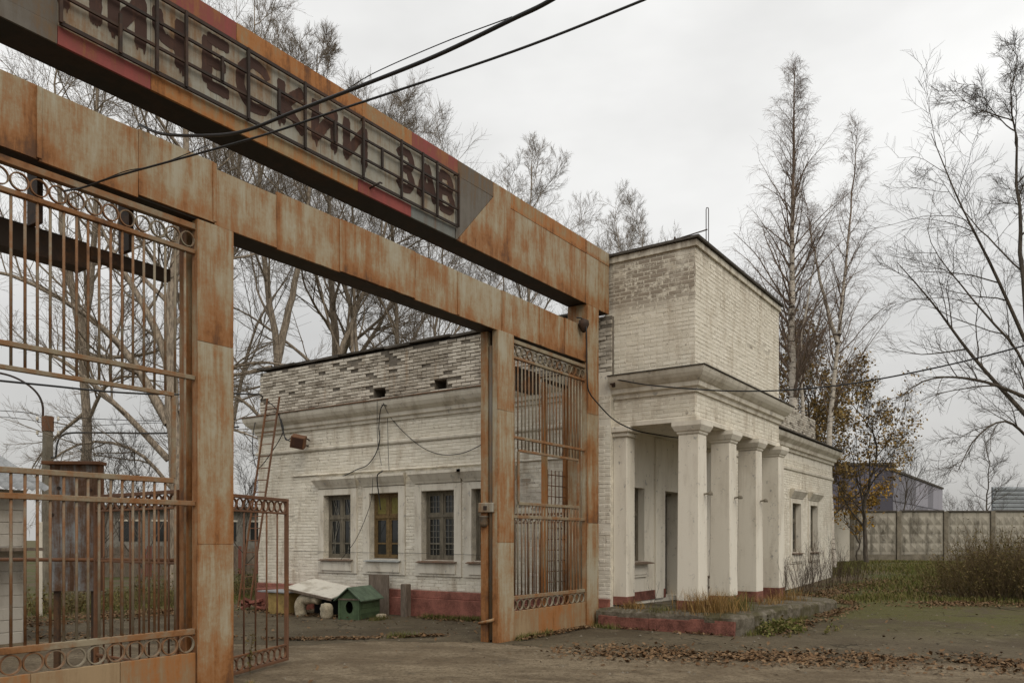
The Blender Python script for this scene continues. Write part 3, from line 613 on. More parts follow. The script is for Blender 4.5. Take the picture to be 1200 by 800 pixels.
        m = MB(); q = [(wt + 0.005, 3.50), (wt + 0.02, 3.52), (wt + 0.02, 3.545), (wt + 0.045, 3.56), (wt + 0.085, 3.64), (wt + 0.09, 3.65), (wt + 0.09, 3.73)]
        vs = [(uc + sx * r, vc + sy * r, z) for r, z in q for sx, sy in ((-1, -1), (1, -1), (1, 1), (-1, 1))]; n = len(q)
        m.add(vs, [(k * 4 + j, k * 4 + (j + 1) % 4, k * 4 + 4 + (j + 1) % 4, k * 4 + 4 + j) for k in range(n - 1) for j in range(4)] + [(3, 2, 1, 0), ((n - 1) * 4, (n - 1) * 4 + 1, (n - 1) * 4 + 2, (n - 1) * 4 + 3)]); m.build('capital', 'plaster', col)
        box('base', (uc - w - 0.004, vc - w - 0.004, 0.0), (uc + w + 0.004, vc + w + 0.004, 0.50), 'redpaint', col, 0.012)
        if i < 3:
            m = MB(); m.bar((uc + 0.05, vc - 0.19, 2.42), (uc + 0.05, vc - 0.30, 2.44), 0.03); m.lathe([(0.045, 0), (0.05, 0.03), (0.03, 0.07)], 8, (uc + 0.05, vc - 0.32, 2.40)); m.build('bracket', 'concrete', col)
    # --- entablature and tower
    m = MB(); m.box((UT + 0.45, VT + 0.45, 3.76), (UTE - 0.4, V1, 3.80)); m.build('porch_ceiling', 'plaster', B)
    ar = MB(); Wd = 0.44
    ar.box((UT, VT, 3.73), (UTE, VT + Wd, 4.30)); ar.box((UT, VT + Wd, 3.73), (UT + Wd, V1 + 0.1, 4.30)); ar.box((UTE - Wd, VT + Wd, 3.73), (UTE, V1 + 0.1, 4.30)); en = ar.build('entablature', 'mortar', B)
    Pt = [(UT, V1 - 0.0), (UT, VT), (UTE, VT), (UTE, V1)]
    sweep(Pt, [(0, 3.735), (0.025, 3.735), (0.025, 3.81), (0.01, 3.83), (0, 3.83)]).build('architrave_band', 'trim', B, fixn=True)
    brick_field('brickwork', ftn, brick_list(VT, V1, 3.84, 4.28), 'brick', en, 0.0045, 0.002); brick_field('brickwork', ftf, brick_list(UT, UTE, 3.84, 4.28), 'brick', en, 0.0045, 0.002)
    sweep(Pt, [(0, 4.26), (0.04, 4.26), (0.05, 4.33), (0.10, 4.36), (0.11, 4.44), (0.14, 4.46), (0.20, 4.52), (0.24, 4.58), (0.26, 4.63), (0.26, 4.67), (0, 4.69)]).build('cornice', 'trim', B, fixn=True)
    sweep(Pt, [(-0.02, 4.69), (0.29, 4.672), (0.29, 4.688), (-0.02, 4.72)]).build('cornice_flashing', 'roofing', B, fixn=True)
    tw = MB(); tw.box((UT, VT, 4.68), (UTE, 7.34, 6.95)); two = tw.build('tower', 'mortar', B)
    brick_parts(ftn, brick_list(VT + 0.004, 7.33, 4.72, 6.90), 'brick', two, 0.004, 0.002)
    bl = brick_list(UT - 0.006, UTE, 4.72, 6.90); rb = random.Random(12)
    def spall(b): a = (b[0] + b[1]) / 2; z = b[2] - (a - 16.2) * 0.09; return 16.1 < a < 18.2 and 5.52 < z < 5.72 and rb.random() < 0.5
    bad = [b for b in bl if spall(b)]; bl = [b for b in bl if b not in bad]
    brick_field('brickwork', ftf, bl, 'brick', two, 0.0045, 0.002); brick_field('bare_brickwork', ftf, [(b[0] + rb.uniform(0, .06), b[1] - rb.uniform(0, .06), b[2], b[3]) for b in bad], 'brick_old', two, -0.001, 0.004)
    fr_ = Frame((UTE, 0), (0, 1), (1, 0)); brick_field('brickwork', fr_, brick_list(VT, 7.33, 4.72, 6.90), 'brick', two, 0.007, 0.003)
    m = MB(); e = 0.045
    for k, (x0, x1, y0, y1) in enumerate(((UT - e, UTE + e, VT - e, VT + 0.2), (UT - e, UT + 0.2, VT + 0.2, 7.38), (UTE - 0.2, UTE + e, VT + 0.2, 7.38))):
        m.box((x0, y0, 6.87), (x1, y1, 6.985))
    m.build('corbel_course', 'brick', two, 0.004)
    m = MB(); m.box((UT - 0.10, VT - 0.10, 6.99), (UTE + 0.10, 7.42, 7.035), None, 0.008); m.build('tower_roof', 'roofing', B)
    # rooftop aerial
    an = thing('roof_aerial', 'bent metal rod aerial standing on the tower roof edge', 'aerial', (0, 0, 0))
    c = Vector((14.15, 5.45, 7.03)); l = Vector((13.83, 5.95, 7.03))
    tube('post', [l, l + Vector((0, 0, 0.13))], 0.02, 'rod', an); tube('arm', [l + Vector((0, 0, 0.08)), c + Vector((0, 0, 0.26))], 0.012, 'rod', an)
    h = 0.66; w = 0.022; dv = Vector((0.57, -0.82, 0)) * w
    tube('loop', [c - dv + Vector((0, 0, -0.02)), c - dv + Vector((0, 0, h - 0.03)), c - dv * 0.6 + Vector((0, 0, h)), c + dv * 0.6 + Vector((0, 0, h)), c + dv + Vector((0, 0, h - 0.03)), c + dv + Vector((0, 0, 0.0)), c - dv + Vector((0, 0, 0.0))], 0.008, 'rod', an)
    # drain downpipe stub / dark holes already cut in the parapet
    return B
BUILDING = build_building()
def build_platform():
    m = MB(); n = 60; pz = lambda x: 0.345 - 0.13 * smooth((x - 14.5) / 5.5)
    top = []; A = [(13.0, 7.14), (13.0, 4.45), (13.25, 4.38), (19.6, 4.40), (20.2, 4.8), (20.6, 7.14)]
    P = polysample(A, n); rng = random.Random(3)
    P2 = [(x + 0.06 * wob(i, 0.8, 4) + rng.uniform(-0.015, 0.015), y + 0.09 * wob(i, 0.7, 8) + rng.uniform(-0.02, 0.02)) for i, (x, y) in enumerate(P)]
    P2[0] = (13.0, 7.14); P2[-1] = (20.6, 7.14)
    vs = [(x, y, -0.2) for x, y in P2] + [(x, y, pz(x) - 0.05 + rng.uniform(-.03, .015)) for x, y in P2] + [(x + (16.5 - x) * 0.016, y + (6 - y) * 0.035, pz(x) + rng.uniform(-.012, .006)) for x, y in P2]
    fs = []
    for r in range(2):
        for i in range(n - 1): fs.append((r * n + i, r * n + i + 1, (r + 1) * n + i + 1, (r + 1) * n + i))
    fs.append(tuple(range(2 * n, 3 * n))); m.add(vs, fs)
    o = tag(m.build('porch_platform', 'mossy', None, fixn=True), 'low concrete porch platform with red painted edge under the columns', 'platform')
    e = MB(); 
    for (a, b) in (((12.992, 4.50), (12.992, 7.10)),): 
        q = 4.52
        while q < 7.05: w = rng.uniform(0.2, 0.5); e.box((12.90 + rng.uniform(-.006, .006), q, -0.1), (12.99, min(q + w, 7.08), 0.24 + rng.uniform(-.04, .015)), None, 0.012); q += w
    e.build('red_edge', 'redpaint', o)
build_platform()

# ------------------------------------------------------------------ the factory gate
V0 = 7.2
GATE = thing('factory_gate', 'tall rusty sheet steel factory gate frame with lattice sign beam and barred side panels', 'gate')
LET = {
 'Н': [[(0, 0), (0, 1)], [(1, 0), (1, 1)], [(0, .5), (1, .5)]],
 'И': [[(0, 0), (0, 1)], [(1, 0), (1, 1)], [(.05, .12), (.95, .88)]],
 'Й': [[(0, 0), (0, 1)], [(1, 0), (1, 1)], [(.05, .12), (.95, .88)]],
 'Ч': [[(0, 1), (0, .62), (.25, .45), (1, .42)], [(1, 0), (1, 1)]],
 'Е': [[(0, 0), (0, 1)], [(0, 0), (1, 0)], [(0, .52), (.85, .52)], [(0, 1), (1, 1)]],
 'С': [[(1, .80), (.8, .97), (.4, 1), (.1, .8), (0, .5), (.1, .2), (.4, 0), (.8, .03), (1, .2)]],
 'К': [[(0, 0), (0, 1)], [(.95, 1), (.12, .5)], [(.12, .5), (1, 0)]],
 'З': [[(0, .85), (.3, 1), (.75, 1), (1, .78), (.7, .54), (.35, .52)], [(.7, .53), (1, .25), (.75, 0), (.3, 0), (0, .16)]],
 'А': [[(0, 0), (.5, 1)], [(.5, 1), (1, 0)], [(.22, .36), (.78, .36)]],
 'В': [[(0, 0), (0, 1)], [(0, 1), (.7, .98), (.85, .78), (.7, .54), (0, .53)], [(.7, .53), (1, .27), (.75, 0), (0, 0)]],
}
def dent_sheet(u0, u1, z0, z1, v, th, mat, parent, amp=0.005, name='sheet_panel', rag=0.006):
    sd = random.random() * 100; nx = max(3, int((u1 - u0) / 0.13)); nz = max(3, int((z1 - z0) / 0.13)); m = MB(); vs = []
    for j in range(nz + 1):
        for i in range(nx + 1):
            u = u0 + (u1 - u0) * i / nx; z = z0 + (z1 - z0) * j / nz
            q = mnoise.noise(Vector((u * 2.2 + sd, z * 2.2, 0))) * amp + mnoise.noise(Vector((u * 6 + sd, z * 6, 9))) * amp * 0.4
            if j in (0, nz): z += mnoise.noise(Vector((u * 5 + sd, j, 3))) * rag
            vs.append((u, v + amp * 0.9 + q, z))
    n1 = nx + 1; fs = [(j * n1 + i, j * n1 + i + 1, (j + 1) * n1 + i + 1, (j + 1) * n1 + i) for j in range(nz) for i in range(nx)]; nf = len(fs); m.add(vs, fs)
    loop = [j for j in range(nx)] + [j * n1 + nx for j in range(nz)] + [nz * n1 + i for i in range(nx, 0, -1)] + [j * n1 for j in range(nz, 0, -1)]
    a = [vs[k] for k in loop]; b = [(x, v + th, z) for x, y, z in a]; k = len(a); m.add(a + b, [(k + i, k + (i + 1) % k, (i + 1) % k, i) for i in range(k)] + [tuple(range(k, 2 * k))])
    me = m.mesh(name); me.polygons.foreach_set('use_smooth', [i < nf for i in range(len(me.polygons))]); return link(name, me, mat, parent)
def build_gate():
    Gt = GATE
    U0 = 1.4
    # ---- lower beam: core + front sheets (each a part)
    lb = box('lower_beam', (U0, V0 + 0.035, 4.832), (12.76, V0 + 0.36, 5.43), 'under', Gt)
    seams = [U0, 2.35, 3.32, 4.21, 5.03, 5.82, 6.77, 8.11, 9.04, 10.12, 11.22, 12.02, 12.765]
    for i, (a, b) in enumerate(zip(seams[:-1], seams[1:])):
        dz = random.uniform(-0.012, 0.012) + (0.02 if i == 3 else 0); dv = random.uniform(0, 0.012)
        z0, z1 = 4.83 + dz, 5.46 + dz * 0.6 - (0.05 if i in (4,) else 0)
        dent_sheet(a + 0.003, b - 0.003, z0, z1, V0 + dv + (0.012 if i >= 10 else 0), 0.034, 'sheet', lb, 0.006)
        if i % 2: dent_sheet(b - 0.022, b + 0.02, z0 + 0.01, z1 - 0.01, V0 - 0.002, 0.02, 'sheet', lb, 0.002, 'seam_strip')
    # ---- sign beam
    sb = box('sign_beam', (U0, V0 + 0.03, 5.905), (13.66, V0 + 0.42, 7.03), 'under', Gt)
    tp = [(U0, 3.47, 'sheet_dark'), (3.47, 5.29, 'sheet_red'), (5.29, 8.04, 'sheet_orange'), (8.04, 9.02, 'sheet_red'), (9.02, 9.88, 'sheet_dark')]
    for a, b, mt in tp:
        n = max(1, int(round((b - a) / 0.9)))
        for k in range(n):
            p, q = a + (b - a) * k / n, a + (b - a) * (k + 1) / n; t = MB(); t.box((p + 0.002, V0 + random.uniform(0, 0.004), 6.82), (q - 0.002, V0 + 0.028, 7.045), None, 0.002); t.build('sheet_panel', mt, sb, 0.002)
    bt = [(U0, 3.47, 'sheet_dark'), (3.47, 4.33, 'sheet_red'), (4.33, 7.05, 'sheet_orange'), (7.05, 8.02, 'sheet_red'), (8.02, 8.95, 'sheet_blue')]
    for a, b, mt in bt:
        n = max(1, int(round((b - a) / 1.2)))
        for k in range(n):
            p, q = a + (b - a) * k / n, a + (b - a) * (k + 1) / n; t = MB(); t.box((p + 0.002, V0 + random.uniform(0, 0.004), 5.895), (q - 0.002, V0 + 0.028, 6.055), None, 0.002); t.build('sheet_panel', mt, sb, 0.002)
    fs = [3.47, 4.33, 5.05, 5.75, 6.45, 7.2, 8.22, 8.97]
    for a, b in zip(fs[:-1], fs[1:]):
        t = MB(); t.box((a + 0.002, V0 + 0.008, 6.058), (b - 0.002, V0 + 0.028, 6.818)); t.build('sheet_panel', 'sheet_grey', sb)
    t = MB(); t.box((U0, V0 + 0.006, 6.058), (3.468, V0 + 0.028, 6.818)); t.build('sheet_panel', 'sheet_dark', sb)
    # right end: grey triangle and weathered sheets with a diagonal joint
    def poly_sheet(pts, mt, dv=0.0):
        t = MB(); t.prism([(x, z) for x, z in pts], 1, V0 + dv, V0 + 0.028); t.build('sheet_panel', mt, sb, fixn=True)
    poly_sheet([(8.972, 5.90), (9.0, 5.90), (9.86, 6.80), (9.86, 6.818), (8.972, 6.818)], 'sheet_dark', 0.004)
    poly_sheet([(9.004, 5.895), (10.35, 5.895), (10.35, 7.045), (9.884, 7.045), (9.884, 6.815)], 'sheet', 0.002)
    for a, b in ((10.35, 11.25), (11.25, 12.2), (12.2, 12.74), (12.74, 13.22), (13.22, 13.64)):
        dent_sheet(a + 0.002, b - 0.002, 5.895, 6.80, V0 + random.uniform(0, 0.004), 0.028, 'sheet', sb, 0.006)
        poly_sheet([(a + 0.002, 6.803), (b - 0.002, 6.803), (b - 0.002, 7.045 + random.uniform(-.01, .008)), (a + 0.002, 7.045)], 'sheet_orange' if a < 12.5 else 'sheet', random.uniform(0, 0.004))
    # letters: rust ghosts of the removed sign letters
    for ch, a, b in (('Н', 3.52, 3.80), ('И', 3.97, 4.23), ('Ч', 4.40, 4.64), ('Е', 4.94, 5.20), ('С', 5.33, 5.70), ('К', 5.88, 6.20), ('И', 6.37, 6.66), ('Й', 6.86, 7.16), ('З', 7.76, 8.05), ('А', 8.18, 8.52), ('В', 8.62, 8.91)):
        m = MB(); z0, z1 = 6.24, 6.72
        for si, st in enumerate(LET[ch]):
            n = 14; P = polysample([(a + (b - a) * x, z0 + (z1 - z0) * z) for x, z in st], n); sd = random.random() * 90
            T = np.gradient(P, axis=0); T /= np.linalg.norm(T, axis=1)[:, None]; T = np.stack([-T[:, 1], T[:, 0]], -1)
            vv = V0 + 0.0045 - 0.0006 * si; L = []; R = []
            for i in range(n):
                w1 = 0.058 + 0.012 * wob(i * 0.9, 1, sd); w2 = 0.058 + 0.012 * wob(i * 0.9, 1, sd + 40); e = 0.7 if i in (0, n - 1) else 1.0
                L.append((P[i, 0] + T[i, 0] * w1 * e, vv, P[i, 1] + T[i, 1] * w1 * e)); R.append((P[i, 0] - T[i, 0] * w2 * e, vv, P[i, 1] - T[i, 1] * w2 * e))
            vs = L + R + [(x, V0 + 0.0078, z) for x, y, z in L + R]
            f = []
            for i in range(n - 1): f += [(i, i + 1, n + i + 1, n + i), (i, 2 * n + i, 2 * n + i + 1, i + 1), (n + i, n + i + 1, 3 * n + i + 1, 3 * n + i)]
            m.add(vs, f)
            if abs(st[0][0] - st[-1][0]) < 0.1 and st[-1][1] > 0.9:   # rust runs below uprights
                x = a + (b - a) * st[0][0]
                for k in range(3):
                    xx = x + random.uniform(-0.04, 0.04); h = random.uniform(0.01, 0.07); w = random.uniform(0.010, 0.022)
                    m.add([(xx - w, vv - 0.0003 - k * 1e-4, z0 + 0.02), (xx + w, vv - 0.0003 - k * 1e-4, z0 + 0.02), (xx + w * 0.3, vv - 0.0003 - k * 1e-4, z0 - h), (xx - w * 0.3, vv - 0.0003 - k * 1e-4, z0 - h)], [(0, 1, 2, 3)])
        m.build('sign_letter', 'letter', sb, fixn=True)
    # lattice of rods carried in front of the sign
    vr = V0 - 0.05
    for z in (6.065, 6.31, 6.555, 6.80):
        m = MB(); m.bar((3.47, vr + 0.014, z), (8.97, vr + 0.014, z), 0.022, 0.034 if z in (6.065, 6.80) else 0.026); m.build('lattice_rod', 'rod', sb)
    for u, z0, z1 in ((3.47, 6.06, 6.81), (4.0, 6.06, 6.42), (4.36, 6.06, 6.81), (4.67, 6.06, 6.81), (5.08, 6.31, 6.56), (5.40, 6.06, 6.81), (5.80, 6.31, 6.56), (6.17, 6.06, 6.81), (6.62, 6.31, 6.56), (7.09, 6.06, 6.81), (7.42, 6.31, 6.56), (7.78, 6.06, 6.81), (8.2, 6.06, 6.81), (8.5, 6.06, 6.81), (8.97, 6.06, 6.81)):
        m = MB(); m.bar((u, vr, z0), (u, vr, z1), 0.028); m.build('lattice_rod', 'rod', sb)
    for u in (3.5, 5.42, 7.1, 8.93):
        for z in (6.08, 6.79): m = MB(); m.bar((u, vr, z), (u, V0 + 0.006, z), 0.016); m.build('lattice_stud', 'rod', sb)
    # hook bent out of the lower strip
    tube('hook', [(7.25, V0, 6.0), (7.25, V0 - 0.10, 6.02), (7.30, V0 - 0.13, 6.06), (7.36, V0 - 0.10, 6.08)], 0.012, 'rod', sb)
    # ---- posts (channel-built)
    def post(a, b, ztop, deep=0.33, pipe=False, near=True):
        p = box('post', (a, V0 + 0.002, -0.3), (b, V0 + 0.10, ztop), 'sheet', Gt, 0.004)
        box('rear_channel', (a + 0.006, V0 + 0.20, -0.3), (b - 0.006, V0 + deep, ztop), 'sheet', p, 0.004)
        box('web', (a + 0.09, V0 + 0.10, -0.3), (b - 0.09, V0 + 0.20, ztop), 'steel', p)
        if pipe:
            tube('lock_rod', [(a + 0.045, V0 + 0.15, 0.05), (a + 0.045, V0 + 0.15, 4.6)], 0.036, 'sheet_dark', p, 8)
            tube('lever', [(a - 0.02, V0 + 0.34, 0.30), (a - 0.03, V0 + 0.18, 0.335), (a - 0.01, V0 + 0.06, 0.37)], 0.025, 'sheet', p)
            box('lock_box', (a - 0.05, V0 + 0.06, 2.02), (a + 0.03, V0 + 0.34, 2.17), 'sheet_grey', p, 0.01)
            box('keyhole_plate', (a - 0.062, V0 + 0.17, 2.06), (a - 0.05, V0 + 0.23, 2.12), 'rod', p)
            m = MB(); m.lathe([(0.05, 0), (0.075, 0.05), (0.06, 0.13), (0.08, 0.15), (0.08, 0.17)], 10, (a + 0.0, V0 + 0.26, 1.80)); m.build('collar', 'sheet_dark', p, 0, True)
        for c, d_ in ((-0.1, 1.55), (1.556, 3.6), (3.606, ztop - 0.004)): dent_sheet(a - 0.004, b + 0.004, c, d_, V0 - 0.008, 0.012, 'sheet', p, 0.004, 'front_sheet')
        for z in ():
            m = MB(); m.box((a - 0.001, V0 - 0.001, z), (b + 0.001, V0 + 0.03, z + 0.006)); m.build('weld_seam', 'brownbar', p)
        return p
    post(2.06, 2.48, 4.828); post(4.83, 5.244, 4.828); post(9.99, 10.42, 4.828, pipe=True)
    p = box('post', (12.775, V0 + 0.006, -0.3), (13.20, V0 + 0.41, 5.893), 'sheet', Gt, 0.006)
    for c, d_ in ((-0.1, 1.9), (1.906, 3.9), (3.906, 5.885)): dent_sheet(12.771, 13.204, c, d_, V0 - 0.008, 0.012, 'sheet', p, 0.004, 'front_sheet')
    # ---- barred side panels
    def grille(a, b):
        vp = V0 + 0.06
        g = box('grille', (a + 0.002, vp - 0.03, 4.72), (b - 0.002, vp + 0.03, 4.78), 'rail', Gt, 0.004)
        def rail(x0, x1, z, h=0.05, t=0.05, mt='rail'): return box('rail', (x0, vp - t / 2, z - h / 2), (x1, vp + t / 2, z + h / 2), mt, g, 0.005)
        fa, fb = a + 0.22, b - 0.23
        rail(a + 0.002, b - 0.002, 4.50, 0.045); rail(a + 0.002, b - 0.002, 3.23, 0.045, 0.045)
        rail(fa, fb, 3.03, 0.04, 0.04); rail(fa, fb, 2.18, 0.05, 0.05); rail(a + 0.002, b - 0.002, 1.965, 0.05, 0.055); rail(a + 0.002, b - 0.002, 0.675, 0.06, 0.05)
        for x in (fa, fb): box('rail', (x - 0.02, vp - 0.018, 2.205), (x + 0.02, vp + 0.018, 3.01), 'rail', g, 0.004)
        n = int((b - a) / 0.1063); sp = (b - a) / n
        for i in range(1, n):
            x = a + sp * i + random.uniform(-0.006, 0.006); inside = fa - 0.02 < x < fb + 0.02
            if inside:
                vbar('bar', x, vp, 3.05, 4.48, 0.0125, 'bar', g); vbar('bar', x, vp, 0.70, 2.155, 0.0125, 'bar', g)
            else: vbar('bar', x, vp, 0.70, 4.48, 0.0125, 'bar', g)
        k = int((b - a) / 0.152); s = (b - a) / k
        for i in range(k): ring('ring', a + s * (i + 0.5), vp, 4.612, 0.077, 0.010, 'bar', g)
        k = int((b - a) / 0.17); s = (b - a) / k
        for i in range(k): ring('ring', a + s * (i + 0.5), vp, 0.555, 0.087, 0.011, 'bar', g)
        m = MB(); nn = 3
        for i in range(nn):
            p, q = a + (b - a) * i / nn, a + (b - a) * (i + 1) / nn; box('base_plate', (p + 0.002, vp - 0.028 - random.uniform(0, .004), -0.15), (q - 0.002, vp + 0.02, 0.463), 'plate', g, 0.004)
        return g
    grille(2.48, 4.83); grille(10.42, 12.775)
    # dark roller track boxes behind the side panels
    m = MB(); m.prism([(7.75, 4.20), (7.95, 4.20), (8.02, 4.25), (8.02, 4.45), (7.75, 4.45)], 0, 1.2, 4.02); m.build('track_box', 'steel', Gt, fixn=True)
    m = MB(); m.box((4.03, 7.72, 4.30), (4.86, 7.82, 4.42)); m.build('track_rail', 'steel', Gt)
    m = MB(); m.box((10.45, 7.66, 4.16), (11.9, 7.84, 4.52)); m.build('track_box', 'steel', Gt)
    for x in (3.47, 4.32):
        m = MB(); m.box((x, 7.57, 4.44), (x + 0.05, 7.76, 5.0)); m.build('track_hanger', 'steel', Gt)
    # small black lantern on the right post
    return Gt
build_gate()
def gate_leaf(label, p0, p1, h=2.06, z0=0.06, mat='brownbar', nb=None, grid=False):
    """low swing leaf with ring bands, from hinge point p0 to free end p1"""
    p0 = Vector(p0); p1 = Vector(p1); w = (p1 - p0).length; a = math.atan2(p1.y - p0.y, p1.x - p0.x)
    t = thing('gate_leaf', label, 'gate leaf', (p0.x, p0.y, z0), 'low swing leaves of the gate', a)
    def bx(n, x0, x1, c, d, th=0.034): return box(n, (x0, -th / 2, c), (x1, th / 2, d), mat, t, 0.004)
    bx('rail', 0.04, w - 0.04, h - 0.04, h, 0.045); bx('rail', 0.04, w - 0.04, h - 0.20, h - 0.175, 0.03); bx('rail', 0.04, w - 0.04, 0.19, 0.215, 0.03); bx('rail', 0.04, w - 0.04, 0.0, 0.035, 0.045)
    bx('stile', 0, 0.04, 0, h, 0.048); bx('stile', w - 0.04, w, 0, h, 0.048)
    k = int((w - 0.08) / 0.135); s = (w - 0.08) / k
    for i in range(k):
        ring('ring', 0.04 + s * (i + 0.5), 0, h - 0.108, 0.0665, 0.009, mat, t); ring('ring', 0.04 + s * (i + 0.5), 0, 0.112, 0.076, 0.009, mat, t)
    n = nb or int(w / 0.15)
    for i in range(1, n): vbar('bar', w * i / n, 0, 0.215, h - 0.20, 0.011, mat, t)
    bx('rail', 0.04, w - 0.04, 1.28, 1.305, 0.02) if grid else None
    return t
gate_leaf('low brown ring-topped gate leaf standing open in the passage beside the left post', (5.20, 7.62), (6.80, 8.22), nb=7)
gate_leaf('low brown gate leaf swung open behind the left barred panel', (4.88, 7.60), (4.93, 9.35), nb=9, grid=True)
gate_leaf('low rusty gate leaf folded back along the white wall behind the right barred panel', (13.22, 7.72), (13.28, 9.60), nb=12)
def build_behind_right():
    t = thing('guide_post_frame', 'tall rusty guide posts with mesh and brown plate behind the right barred panel', 'post frame')
    A = on_v(638, 600, 7.95); B_ = on_v(663, 600, 7.95); C1 = on_v(671, 600, 7.95); C2 = on_v(688, 600, 7.95)
    for P in (A, B_): box('post', (P.x - 0.05, 7.91, -0.2), (P.x + 0.05, 7.99, 4.5), 'sheet_orange', t, 0.004)
    box('crossbar', (A.x - 0.05, 7.92, 4.5), (C2.x, 7.98, 4.56), 'steel', t)
    box('brown_plate', (C1.x, 7.93, 0.3), (C2.x, 7.955, 4.45), 'patch', t)
    for i in range(5):
        x = A.x + 0.05 + (B_.x - A.x - 0.1) * (i + 0.5) / 5; vbar('bar', x, 7.95, 0.5, 2.9, 0.009, 'brownbar', t)
    for i in range(12):
        z = 0.6 + i * 0.2; box('rung', (A.x + 0.05, 7.935, z), (B_.x - 0.05, 7.947, z + 0.015), 'brownbar', t)
build_behind_right()
def build_plate_cabinet():
    t = thing('sheet_metal_panel', 'patchy grey and rust sheet metal panel on two posts behind the left bars', 'metal panel', (4.95, 9.85, 0), None, math.radians(-52))
    box('plate', (-0.29, -0.02, 0.98), (0.27, 0.02, 2.50), 'patch', t, 0.004); box('cap', (-0.35, -0.10, 2.50), (0.33, 0.10, 2.54), 'brownbar', t, 0.004)
    box('side', (0.272, -0.02, 0.98), (0.295, 0.10, 2.5), 'brownbar', t)
    for x in (-0.24, 0.2): box('post', (x - 0.03, 0.03, -0.3), (x + 0.03, 0.09, 0.99 if x > 0 else 2.49), 'steel', t)
    for x, z in ((-0.18, 2.42), (0.0, 2.40), (0.18, 2.40), (-0.18, 2.22), (0.19, 2.2), (-0.26, 1.9), (0.25, 1.05)):
        m = MB(); m.lathe([(0.022, 0), (0.022, 0.012)], 8); o = m.build('bolt', 'rod', t, loc=(x, -0.02, z)); o.rotation_euler = (math.pi / 2, 0, 0)
build_plate_cabinet()

